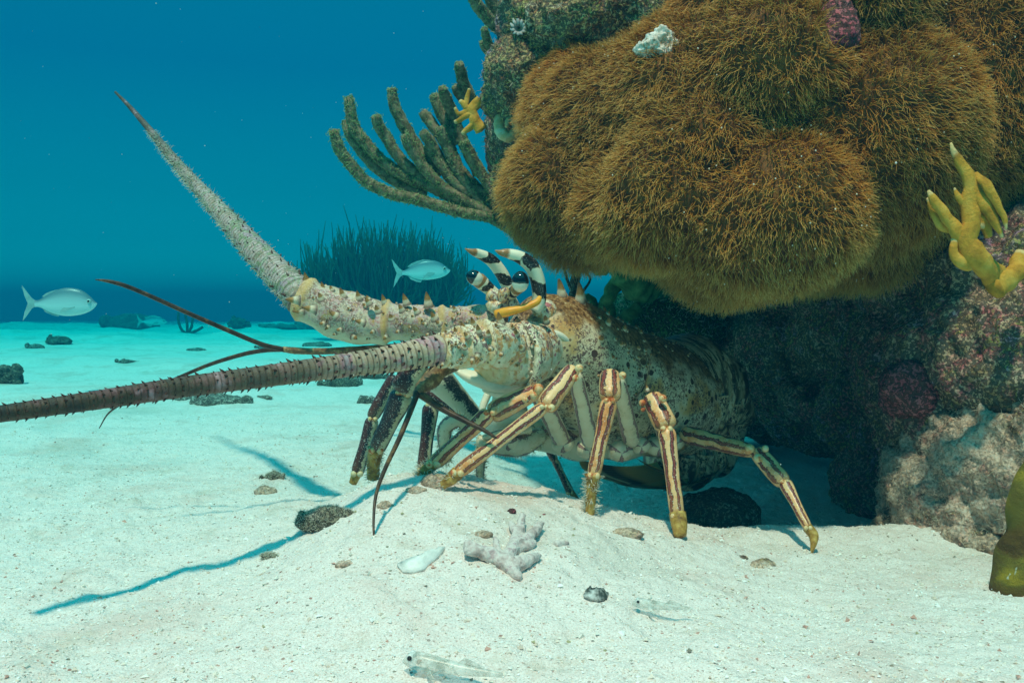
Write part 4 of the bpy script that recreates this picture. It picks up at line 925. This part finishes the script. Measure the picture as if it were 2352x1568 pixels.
fire_coral("fire_coral", "small pale yellow fire coral at the reef's left edge", [
 [(1105, 300, 14), (1090, 275, 12), (1080, 262, 9), (1056, 276, 6), (1044, 281, 4)], [(1085, 265, 9), (1068, 242, 7), (1056, 232, 5)], [(1068, 244, 6), (1074, 222, 5), (1078, 204, 3.5)],
 [(1085, 250, 9), (1055, 262, 5), (1045, 248, 4)], [(1105, 232, 12), (1085, 250, 11), (1092, 280, 10), (1070, 300, 6), (1062, 308, 4)]], M['fire'], 1.02)
M['coilshell'] = mat_simple("tan_worm_shell", [(.3, (.55, .28, .10)), (.5, (.66, .42, .20)), (.7, (.78, .66, .46))], 90, .6, .001)
sd0 = min(surf(1165, 285), 1.1) - .985; sd1 = min(surf(1192, 66), 1.1) - .99
x = MB(); x.tube(path([(a, b, d + sd0, r * .85) for a, b, d, r in [(1160, 255, 1.0, 14), (1148, 275, .99, 15), (1150, 303, .985, 16), (1170, 315, .98, 15), (1186, 300, .98, 13), (1182, 280, .975, 10), (1168, 276, .972, 8), (1164, 292, .97, 6)]]), 50, 16, SIDE, lambda a, t, L: 1 + .06 * math.sin(L * 900))
tag(x.build("coiled_shell", M['coilshell']), "tan coiled worm shell stuck on the reef's turquoise left edge", "shell")
M['featherw'] = mat_simple("white_worm_plume", [(.3, (.28, .30, .28)), (.7, (.50, .52, .48))], 90, .8, .001)
x = MB()
for k in range(11):
    a = k / 11 * 2 * math.pi; x.tube(path([(1192, 66, 1.0 + sd1, 2), (1192 + 8 * math.cos(a), 66 + 8 * math.sin(a), .985 + sd1, 3), (1192 + 15 * math.cos(a), 64 + 15 * math.sin(a), .98 + sd1, 4), (1192 + 20 * math.cos(a), 60 + 22 * math.sin(a), .988 + sd1, 2)]), 10, 8, SIDE, None, .5)
tag(x.build("fan_worm", M['featherw']), "small white frilled fan worm near the top left corner of the reef", "worm")
# dark upright branch and green branching coral behind the carapace
x = MB(); 
x.tube(path([(1318, 790, 1.10, 14), (1316, 740, 1.10, 14), (1318, 690, 1.10, 13), (1322, 640, 1.10, 11), (1326, 600, 1.10, 10), (1326, 570, 1.10, 9)]), 30, 12, SIDE, lambda a, t, L: 1 + .2 * math.sin(L * 500 + a * 3) * math.sin(L * 210))
x.tube(path([(1312, 665, 1.10, 4), (1302, 640, 1.10, 3.5), (1295, 610, 1.10, 3)]), 12, 8, SIDE)
x.tube(path([(1322, 690, 1.10, 4), (1342, 665, 1.10, 3), (1356, 640, 1.10, 2.5), (1340, 620, 1.10, 2), (1332, 600, 1.10, 2)]), 16, 8, SIDE)
tag(x.build("sponge_branch", M['darkrock']), "dark knobbly upright branch rising between lobster and overhang", "sponge")
M['greencoral'] = mat_simple("green_coral_skin", [(.3, (.04, .09, .03)), (.5, (.10, .22, .08)), (.7, (.20, .34, .14))], 60, .8, .002)
fire_coral("finger_coral", "dim green branching coral behind the lobster's back", [
 [(1400, 760, 22), (1370, 720, 18), (1352, 690, 14), (1345, 678, 9)], [(1375, 730, 18), (1395, 690, 17), (1412, 655, 16), (1430, 640, 12)], [(1400, 740, 16), (1400, 705, 12), (1398, 690, 5)], [(1420, 760, 24), (1450, 720, 20), (1470, 705, 12)]], M['greencoral'], 1.22)
fire_coral("plate_coral", "dim green rounded coral hanging under the overhang's left end", [[(1400, 590, 30), (1380, 605, 34), (1372, 625, 22)], [(1440, 600, 40, .05), (1460, 640, 50, .06), (1500, 660, 40, .08)]], M['greencoral'], 1.16)

# ------------------------------------------------------------------ fish
def mat_fish():
    s = NT("silver_fish_skin", .35, .6); p = s.co(); a = s.attr("aux"); 
    c = s.ramp(a[1], [(0, (.75, .80, .78)), (.35, (.72, .78, .78)), (.62, (.50, .58, .60)), (.85, (.16, .24, .28)), (1, (.10, .16, .18))])
    ln = s.m('FRACT', s.m('MULTIPLY', a[1], 15)); c = s.mix(s.m('MULTIPLY', s.ramp(ln, [(.0, 1.0), (.25, 0.0)]), .25), c, (.30, .36, .36))
    return s.out(c, s.bump(s.noise(p, 300, 2), .0006, .4))
M['fish'] = mat_fish(); M['fin'] = mat_simple("fish_fin", [(.3, (.30, .40, .40)), (.7, (.50, .58, .55))], 60, .5, .0005); M['black'] = mat_simple("fish_pupil", [(.4, (.01, .01, .01)), (.6, (.02, .02, .02))], 50, .1, .0001)
M['iris'] = mat_simple("fish_iris", [(.4, (.5, .55, .5)), (.6, (.75, .75, .7))], 50, .2, .0001)
def fish(label, u, v, d, lpx, deep=.36, tilt=0, yaw=.25):
    S = PX(lpx, d); root = empty("fish", (0, 0, 0), label, "fish", "silver fish swimming over the sand")
    prof = [(0, .02, 0), (.03, .08, -.01), (.10, .20, .0), (.22, .32, .02), (.38, .37, .025), (.52, .34, .02), (.66, .24, .01), (.76, .13, .005), (.82, .085, 0), (.86, .09, 0)]
    ns, nr = 40, 24; q = crom([[a, h * deep / .36, c] for a, h, c in prof], ns); V = []; A = []
    for i in range(ns):
        a, h, c = q[i]
        for j in range(nr):
            th = 2 * math.pi * j / nr; w = h * .36 * (1 - .1 * a)
            V.append((.5 - a, -math.cos(th) * w / 2 * 1.0, c + math.sin(th) * h / 2)); A.append((a, .5 + .5 * math.sin(th), 0))
    Fc = [(i * nr + j, i * nr + (j + 1) % nr, (i + 1) * nr + (j + 1) % nr, (i + 1) * nr + j) for i in range(ns - 1) for j in range(nr)]
    Rm = np.array(Matrix.Rotation(yaw, 3, 'Z') @ Matrix.Rotation(tilt, 3, 'Y')); o_ = np.array(P(u, v, d))
    def W(pts): return (np.asarray(pts, float) * S) @ Rm.T + o_
    x = MB(); x.add(W(V), Fc, None, A); x.build("body", M['fish'], root)
    def fin(name, outl, th=.006, yoff=0.0):
        k = len(outl); V = [(a, yoff - th / 2, c) for a, c in outl] + [(a, yoff + th / 2, c) for a, c in outl]
        Fc = [tuple(range(k)), tuple(range(2 * k - 1, k - 1, -1))] + [(i, i + k, (i + 1) % k + k, (i + 1) % k) for i in range(k)]
        y = MB(); y.add(W(V), Fc); return y.build(name, M['fin'], root, False)
    fin("tail_fin", [(-.34, .035), (-.40, .08), (-.50, .22), (-.53, .26), (-.50, .12), (-.455, .0), (-.50, -.12), (-.53, -.25), (-.49, -.20), (-.40, -.07), (-.34, -.035)])
    fin("dorsal_fin", [(.20, .165), (.14, .205), (.02, .215), (-.10, .19), (-.20, .15), (-.26, .10), (-.2, .09), (0, .15)])
    fin("anal_fin", [(.0, -.13), (-.04, -.19), (-.12, -.17), (-.22, -.12), (-.26, -.06), (-.1, -.1)])
    for sg in (-1, 1):
        fin("pectoral_fin", [(.22, -.03), (.10, -.02), (.02, -.09), (.0, -.13), (.12, -.09), (.21, -.06)], .004, sg * .062)
        c = W([(.40, sg * .038, .035)])[0]; y = MB(); y.ball(c, .030 * S, 14, 10); e_ = y.build("eye", M['iris'], root)
        c = W([(.40, sg * .054, .035)])[0]; y = MB(); y.ball(c, .019 * S, 12, 8); y.build("pupil", M['black'], e_)
    return root
fish("bright silver fish swimming right, at the far left over the sand", 140, 697, 1.9, 158, .40, 0.0, .12)
fish("dim silver fish swimming right in front of the sea plume", 970, 624, 2.9, 128, .34, -.06, .12)
fish("faint far fish low over the sand, between the bright fish and the small sea rod", 350, 738, 7.5, 66, .30, .0, .1)

# ------------------------------------------------------------------ things lying on the sand
def on_sand_rock(u, v, wpx, hpx, mat, label, cat="rock", name="rock", vox=None, seed=0, group=None, turf=0, sink=.35):
    g = G(u, v); d = g.y; w = PX(wpx, d) / 2; h = PX(hpx, d); vox = vox or max(w / 22, .0012)
    blobs = [(u, v - hpx * (.5 - sink), d + w * .3, w, w * .8, h * .5), (u + wpx * .28, v - hpx * .15, d + w * .2, w * .5, w * .5, h * .35), (u - wpx * .3, v - hpx * .12, d + w * .2, w * .45, w * .5, h * .33)]
    rr_ = random.Random(seed * 7 + 1)
    if mat in ('darkrock', 'seastone'): blobs += [(u + wpx * rr_.uniform(-.62, .62), v - hpx * rr_.uniform(-.1, .45), d + w * rr_.uniform(-.1, .5), w * rr_.uniform(.15, .3), w * .3, h * rr_.uniform(.2, .42)) for _ in range(5)]; turf = max(turf, 500)
    return rock(name, blobs, mat, label, cat, vox, ((.55 / w, (h + w) * .10, 3, False), (1.8 / w, (h + w) * .055, 3, True)), turf, group, seed)
G1 = "rocks and coral heads on the far sand"
on_sand_rock(135, 790, 60, 30, 'darkrock', "dark rounded coral head right below the bright silver fish", "coral", "coral_mound", group=G1, seed=1)
on_sand_rock(82, 800, 30, 14, 'seastone', "small stone left of the rounded coral head under the bright fish", group=G1, seed=2)
on_sand_rock(8, 880, 56, 62, 'darkrock', "dark mossy coral head cut by the left edge", "coral", "coral_mound", group=G1, seed=3, turf=900)
on_sand_rock(545, 752, 40, 34, 'darkrock', "dark far boulder right of the small three-fingered sea rod", group=G1, seed=5)
on_sand_rock(305, 754, 110, 40, 'darkrock', "wide hazy coral head on the horizon left of the small sea rod", "coral", "coral_mound", group=G1, seed=6)
on_sand_rock(640, 754, 90, 22, 'seastone', "low hazy coral ridge on the horizon left of the sea plume", "coral", "coral_mound", group=G1, seed=7)
on_sand_rock(1010, 752, 120, 34, 'seastone', "coral mound at the right foot of the sea plume", "coral", "coral_mound", group=G1, seed=8)
on_sand_rock(750, 752, 110, 30, 'seastone', "coral mound at the left foot of the sea plume", "coral", "coral_mound", group=G1, seed=18)
for k, (uu, vv, ww, hh, lb) in enumerate([(785, 885, 78, 34, "black turf-covered rock just below the nearer antenna's middle"), (850, 868, 60, 22, "dark rock beside the black turf rock under the nearer antenna"), (500, 925, 110, 26, "patchy low rubble rock below the nearer antenna, left of centre"), (415, 918, 34, 12, "little grey stone left of the patchy rubble rock"),
      (845, 925, 50, 26, "teal grey stone left of the dark far legs"), (295, 832, 46, 11, "flat stone on far sand above the nearer antenna"), (455, 806, 40, 10, "thin rubble piece on far sand under the small sea rod"), (600, 800, 26, 10, "tiny stone on far sand left of the far antenna base"), (730, 795, 60, 12, "low stone under the far antenna base"), (610, 915, 30, 10, "small brown stone on sand below the nearer antenna, nearest its middle")]):
    on_sand_rock(uu, vv, ww, hh, 'darkrock' if k < 2 else 'seastone', lb, group="stones on the middle sand", seed=20 + k, turf=500 if ww > 50 else 0)
on_sand_rock(628, 1100, 44, 26, 'darkrock', "small brown turf tuft on the open sand between the antenna shadows", "rubble", "turf_tuft", seed=40, turf=900)
on_sand_rock(738, 1205, 112, 58, 'darkrock', "pinkish rubble rock with pale fluff where the antenna shadow crosses", "rock", seed=41, turf=2500)
on_sand_rock(610, 1135, 44, 26, 'foot', "pale pebble left of the pinkish rubble rock", "pebble", "pebble", seed=42)
on_sand_rock(885, 1165, 36, 20, 'foot', "grey pebble right of the pinkish rubble rock, just right of the dark filament", "pebble", "pebble", seed=43)
on_sand_rock(955, 1130, 50, 18, 'foot', "mauve grey pebble below the front leg's tip", "pebble", "pebble", seed=44)
on_sand_rock(1000, 1112, 70, 30, 'foot', "pale lumpy rubble under the tips of the front legs", "rubble", "rubble", seed=45)
on_sand_rock(1445, 1230, 68, 24, 'foot', "flat grey pebble right of the upright leg's fluffy tip", "pebble", "pebble", seed=46)
on_sand_rock(1175, 1178, 22, 16, 'pinkrock', "small red pebble above the broken branching coral", "pebble", "pebble", seed=47)
on_sand_rock(1250, 1182, 12, 9, 'pinkrock', "tiny red pebble right of the small red one", "pebble", "pebble", seed=48)
on_sand_rock(1755, 1300, 56, 22, 'foot', "whitish oval pebble on the crest left of the boulder", "pebble", "pebble", seed=49)
on_sand_rock(1708, 1282, 24, 14, 'foot', "little round white pebble beside the whitish oval one", "pebble", "pebble", seed=50)
on_sand_rock(790, 1300, 44, 20, 'foot', "pale stone half buried left of the hanging filament's end", "pebble", "pebble", seed=51)
on_sand_rock(1108, 1230, 44, 16, 'foot', "cream pebble behind the broken branching coral", "pebble", "pebble", seed=52)
on_sand_rock(620, 1280, 34, 14, 'darkrock', "turquoise grey stone lying in the nearer antenna's shadow", "pebble", "pebble", seed=53)

# broken branching coral
M['dead'] = mat_simple("dusty_dead_coral", [(.3, (.34, .24, .22)), (.45, (.58, .46, .42)), (.56, (.72, .64, .58)), (.66, (.50, .34, .34)), (.78, (.82, .76, .68))], 110, .9, .002)
g0 = G(1170, 1290)
def stick(chains, name, label, mat, cat, d0, lift=.0, rad=1.0):
    mb = MB()
    for ch in chains:
        rows = []
        for (u, v, r, h) in ch:
            p = G(u, v + h); p = P(u, v, p.y - .0); rows.append(list(p) + [PX(r * rad, p.y)])
        mb.tube(rows, 26, 14, (0, -.4, 1), lambda a, t, L: 1 + .10 * math.sin(a * 3 + L * 500) + .06 * math.sin(L * 1300 + a * 2))
    o = mb.build(name + "_tmp", mat); md = o.modifiers.new("r", 'REMESH'); md.mode = 'VOXEL'; md.voxel_size = .0009
    dg = bpy.context.evaluated_depsgraph_get(); me = bpy.data.meshes.new_from_object(o.evaluated_get(dg)); bpy.data.objects.remove(o)
    n = len(me.vertices); V = np.empty(n * 3); me.vertices.foreach_get("co", V); V = V.reshape(-1, 3); N = np.empty(n * 3); me.vertices.foreach_get("normal", N); N = N.reshape(-1, 3)
    V = V + N * (.0008 * fbm(V, 160, 3, 5))[:, None]; me.vertices.foreach_set("co", V.ravel()); me.polygons.foreach_set("use_smooth", [True] * len(me.polygons))
    if not me.materials: me.materials.append(mat)
    o = bpy.data.objects.new(name, me); COL.objects.link(o); return tag(o, label, cat)
stick([[(1068, 1258, 17, 26), (1100, 1264, 16, 22), (1140, 1280, 19, 14), (1180, 1298, 22, 8), (1215, 1285, 14, 8), (1238, 1276, 7, 8)],
       [(1140, 1280, 15, 12), (1170, 1300, 18, 8), (1188, 1322, 13, 6), (1195, 1328, 9, 4)],
       [(1165, 1285, 17, 10), (1180, 1255, 16, 10), (1190, 1230, 14, 12), (1196, 1205, 10, 16), (1200, 1182, 8, 22)],
       [(1188, 1232, 9, 12), (1178, 1212, 8, 14), (1172, 1198, 6, 16)],
       [(1180, 1255, 13, 10), (1215, 1232, 12, 12), (1236, 1212, 10, 14), (1246, 1200, 6, 18)],
       [(1175, 1268, 11, 8), (1205, 1255, 11, 8), (1230, 1245, 7, 8)],
       [(1150, 1278, 11, 10), (1140, 1250, 9, 14), (1136, 1232, 6, 18)]],
      "coral_branch", "mauve grey broken branching coral lying in the sand", M['dead'], "coral", .6)
stick([[(1275, 1250, 9, 2), (1290, 1248, 7, 2), (1305, 1246, 4, 2)]], "rubble", "small pink rubble stub right of the broken branching coral", M['dead'], "rubble", .6)
# shell fragments: thin curved shards
def shard(outl, label, mat, arch=10, cat="shell"):
    c = np.mean(outl, axis=0); k = len(outl); rings = 5; V = []; 
    for side in (0, 1):
        for r_i in range(rings + 1):
            t = r_i / rings
            for (u, v) in outl:
                uu = c[0] + (u - c[0]) * t; vv = c[1] + (v - c[1]) * t; p = G(uu, vv); d = p.y
                p = p + Vector((0, 0, PX(arch, d) * (1 - t * t) + .0022 - side * .0016 + .0006 * math.sin(uu * .4) + .0005 * math.sin(vv * .9)))
                V.append(p)
    o = (rings + 1) * k; Fc = []
    for r_i in range(rings):
        for j in range(k):
            q = (r_i * k + j, r_i * k + (j + 1) % k, (r_i + 1) * k + (j + 1) % k, (r_i + 1) * k + j); Fc += [q, tuple(x_ + o for x_ in q[::-1])]
    e_ = rings * k; Fc += [(e_ + j, e_ + (j + 1) % k, o + e_ + (j + 1) % k, o + e_ + j) for j in range(k)]
    x = MB(); x.add(V, Fc); return tag(x.build("shell_fragment", mat), label, cat)
shard([(912, 1302), (925, 1316), (950, 1318), (975, 1312), (990, 1296), (1008, 1282), (1022, 1262), (1008, 1264), (985, 1282), (955, 1290), (930, 1300)], "thin white shell shard lying left of the broken branching coral", mat_simple("white_shell", [(.3, (.62, .62, .56)), (.6, (.88, .86, .80))], 80, .5, .0008), 13)
shard([(1340, 1376), (1346, 1358), (1352, 1368), (1372, 1364), (1392, 1372), (1398, 1366), (1394, 1378), (1375, 1384), (1356, 1382)], "dark-rimmed grey shell fragment on the sand in the lower right middle", mat_simple("grey_shell", [(.36, (.05, .06, .05)), (.5, (.35, .36, .33)), (.65, (.70, .72, .68))], 120, .5, .0008), 14)

# gobies resting on the sand
def goby(u, v, lpx, label, ang):
    g = G(u, v); d = g.y; S = PX(lpx, d); root = empty("goby", g, label, "fish", "translucent gobies resting on the sand")
    s = NT("translucent_goby", .3, .5); p = s.co(); c = s.ramp(s.noise(p, 260, 3), [(.42, (.40, .42, .34)), (.55, (.74, .78, .70)), (.7, (.84, .86, .80))]); gm = s.out(c)
    s.b.inputs["Alpha"].default_value = .38
    dr = np.array([math.cos(ang), math.sin(ang), 0]); 
    pts = [(0, .010, .35), (.06, .055, .40), (.14, .075, .42), (.3, .068, .36), (.55, .048, .28), (.8, .028, .24), (.92, .018, .22)]
    x = MB(); x.tube([list(np.array(g) + dr * t * S + np.array([0, 0, h * S * .30])) + [r * S] for t, r, h in pts], 30, 16, (0, 0, 1), None, 1.1); x.build("body", gm, root)
    for sg in (-1, 1):
        side = np.array([-dr[1], dr[0], 0]) * sg
        c = np.array(g) + dr * .085 * S + side * .035 * S + np.array([0, 0, .165 * S]); y = MB(); y.ball(c, .036 * S, 12, 8); e_ = y.build("eye", M['iris'], root)
        y = MB(); y.ball(c + side * .018 * S + np.array([0, -.02 * S, .006 * S]), .022 * S, 10, 8); y.build("pupil", M['black'], e_)
        y = MB(); b0 = np.array(g) + dr * .24 * S + side * .05 * S + np.array([0, 0, .09 * S])
        y.tube([list(b0) + [.012 * S], list(b0 + side * .05 * S + dr * .04 * S - np.array([0, 0, .03 * S])) + [.026 * S], list(b0 + side * .09 * S + dr * .10 * S - np.array([0, 0, .08 * S])) + [.02 * S]], 8, 8, (0, -1, .2), None, .3); y.build("pectoral_fin", gm, root)
    for t0, t1 in ((.28, .42), (.50, .76)):
        y = MB(); a = np.array(g) + dr * t0 * S + np.array([0, 0, .13 * S]); b_ = np.array(g) + dr * t1 * S + np.array([0, 0, .105 * S]); up_ = np.array([0, 0, .07 * S]); th = np.array([-dr[1], dr[0], 0]) * .004 * S
        V = [a - th, b_ - th, b_ + up_ * .3 - th, a + up_ + (b_ - a) * .3 - th, a + th, b_ + th, b_ + up_ * .3 + th, a + up_ + (b_ - a) * .3 + th]
        y.add(V, [(0, 1, 2, 3), (7, 6, 5, 4), (0, 4, 5, 1), (1, 5, 6, 2), (2, 6, 7, 3), (3, 7, 4, 0)]); y.build("dorsal_fin", gm, root, False)
goby(925, 1545, 260, "translucent goby cut by the bottom edge, nearest the viewer", -.22)
goby(1452, 1402, 150, "faint translucent goby right of the dark-rimmed shell fragment", -.10)

# sponge at right edge
def mat_sponge():
    s = NT("olive_yellow_sponge", .5, .35); p = s.co(); z = s.t.nodes.new("ShaderNodeSeparateXYZ"); s.t.links.new(p, z.inputs[0])
    c = s.ramp(s.m('ADD', s.noise(p, 22, 4, .6, .8), 0.0), [(.36, (.07, .035, .008)), (.46, (.15, .09, .015)), (.55, (.19, .15, .02)), (.63, (.38, .27, .02)), (.74, (.24, .20, .06))])
    c = s.mix(SS(s, s.noise(p, 55, 3, .7), .66, .70), c, (.60, .66, .55))
    return s.out(c, s.bump(s.noise(p, 220, 5, .75), .004, .9), .9)
M['sponge'] = mat_sponge()
gs = G(2330, 1372); 
x = MB(); x.tube(path([(2340, 1385, gs.y + .02, 58), (2335, 1350, gs.y + .02, 60), (2350, 1290, gs.y + .02, 58), (2368, 1230, gs.y + .02, 50), (2366, 1170, gs.y + .02, 46), (2365, 1110, gs.y + .02, 38), (2368, 1060, gs.y + .02, 14)]), 60, 34, SIDE, lambda a, t, L: 1 + .08 * math.sin(a * 3 + L * 60) + .05 * math.sin(L * 190 + a * 2))
tag(x.build("sponge", M['sponge']), "tall olive and yellow sponge cut by the right edge", "sponge")

# loose shell grit: nobody could count it
def grit(n, seed=5):
    rs = np.random.RandomState(seed)
    y = .36 + (rs.rand(n) ** 1.6) * 1.2; x = rs.uniform(-1, 1, n) * y * .72; z = ground_z(x, y)
    s_ = rs.lognormal(-7.4, .5, n).clip(.00025, .0028); base = np.array([(1, 0, 0), (-.5, .87, 0), (-.5, -.87, 0), (0, 0, 1), (.3, .2, -.8)])
    Fb = np.array([(0, 1, 3), (1, 2, 3), (2, 0, 3), (1, 0, 4), (2, 1, 4), (0, 2, 4)])
    R_ = rs.uniform(0, 6.28, n); c_, s2 = np.cos(R_), np.sin(R_)
    V = base[None] * np.stack([np.ones(n), rs.uniform(.5, 1, n), rs.uniform(.35, .8, n)], 1)[:, None] * s_[:, None, None]
    V = V + rs.randn(n, 5, 3) * s_[:, None, None] * .18
    V = np.stack([V[..., 0] * c_[:, None] - V[..., 1] * s2[:, None], V[..., 0] * s2[:, None] + V[..., 1] * c_[:, None], V[..., 2]], -1) + np.stack([x, y, z + s_ * .25], 1)[:, None]
    Fc = (Fb[None] + (np.arange(n) * 5)[:, None, None]).reshape(-1, 3)
    aux = np.repeat(np.stack([rs.rand(n), rs.rand(n), rs.rand(n)], 1), 5, 0)
    s = NT("shell_grit", .8, .3); a = s.attr("aux")
    c = s.ramp(a[0], [(0, (.88, .82, .72)), (.34, (.84, .74, .62)), (.55, (.92, .90, .84)), (.80, (.60, .34, .27)), (.84, (.74, .60, .48)), (.94, (.28, .24, .18)), (.955, (.85, .80, .7)), (.985, (.40, .36, .2))], 'CONSTANT')
    o = mkmesh("shell_grit", V.reshape(-1, 3), Fc, s.out(c), None, None, aux, None, False); o["kind"] = "stuff"; o["label"] = "loose pale shell grit strewn over the near sand"
grit(60000)

def specks(n):
    rs = np.random.RandomState(9); y = rs.uniform(.35, 2.6, n); x = rs.uniform(-.62, .62, n) * y; z = .03 + rs.rand(n) * .6
    s_ = rs.lognormal(-8.3, .35, n) * (1 + .5 * y)
    b = np.array([(1, 0, 0), (-1, 0, 0), (0, 1, 0), (0, -1, 0), (0, 0, 1), (0, 0, -1)], float); f = np.array([(0, 2, 4), (2, 1, 4), (1, 3, 4), (3, 0, 4), (2, 0, 5), (1, 2, 5), (3, 1, 5), (0, 3, 5)])
    V = b[None] * s_[:, None, None] + np.stack([x, y, z], 1)[:, None]; Fc = (f[None] + (np.arange(n) * 6)[:, None, None]).reshape(-1, 3)
    o = mkmesh("drifting_particles", V.reshape(-1, 3), Fc, mat_simple("drifting_speck", [(.3, (.5, .5, .45)), (.7, (.8, .8, .75))], 50)); o["kind"] = "stuff"; o["label"] = "tiny pale particles drifting in the water"
specks(380)

# ------------------------------------------------------------------ haze
def make_haze():
    lo = Vector((-34, -4.6, -6)); hi = Vector((34, 37, .68))
    V = [(x, y, z) for x in (lo.x, hi.x) for y in (lo.y, hi.y) for z in (lo.z, hi.z)]
    Fc = [(0, 1, 3, 2), (4, 6, 7, 5), (0, 4, 5, 1), (2, 3, 7, 6), (0, 2, 6, 4), (1, 5, 7, 3)]
    mt = bpy.data.materials.new("sea_water_haze"); mt.use_nodes = True; t = mt.node_tree; t.nodes.clear()
    o = t.nodes.new("ShaderNodeOutputMaterial"); pv = t.nodes.new("ShaderNodeVolumePrincipled")
    pv.inputs["Color"].default_value = (.001, .036, .062, 1); pv.inputs["Absorption Color"].default_value = (0, .82, .87, 1)
    pv.inputs["Density"].default_value = .70; pv.inputs["Anisotropy"].default_value = .0
    t.links.new(pv.outputs[0], o.inputs["Volume"])
    me = bpy.data.meshes.new("haze"); me.from_pydata(V, [], Fc); me.materials.append(mt)
    ob = bpy.data.objects.new("haze", me); COL.objects.link(ob); ob["kind"] = "stuff"; ob["label"] = "clear blue green sea water fading far things"; 
make_haze()
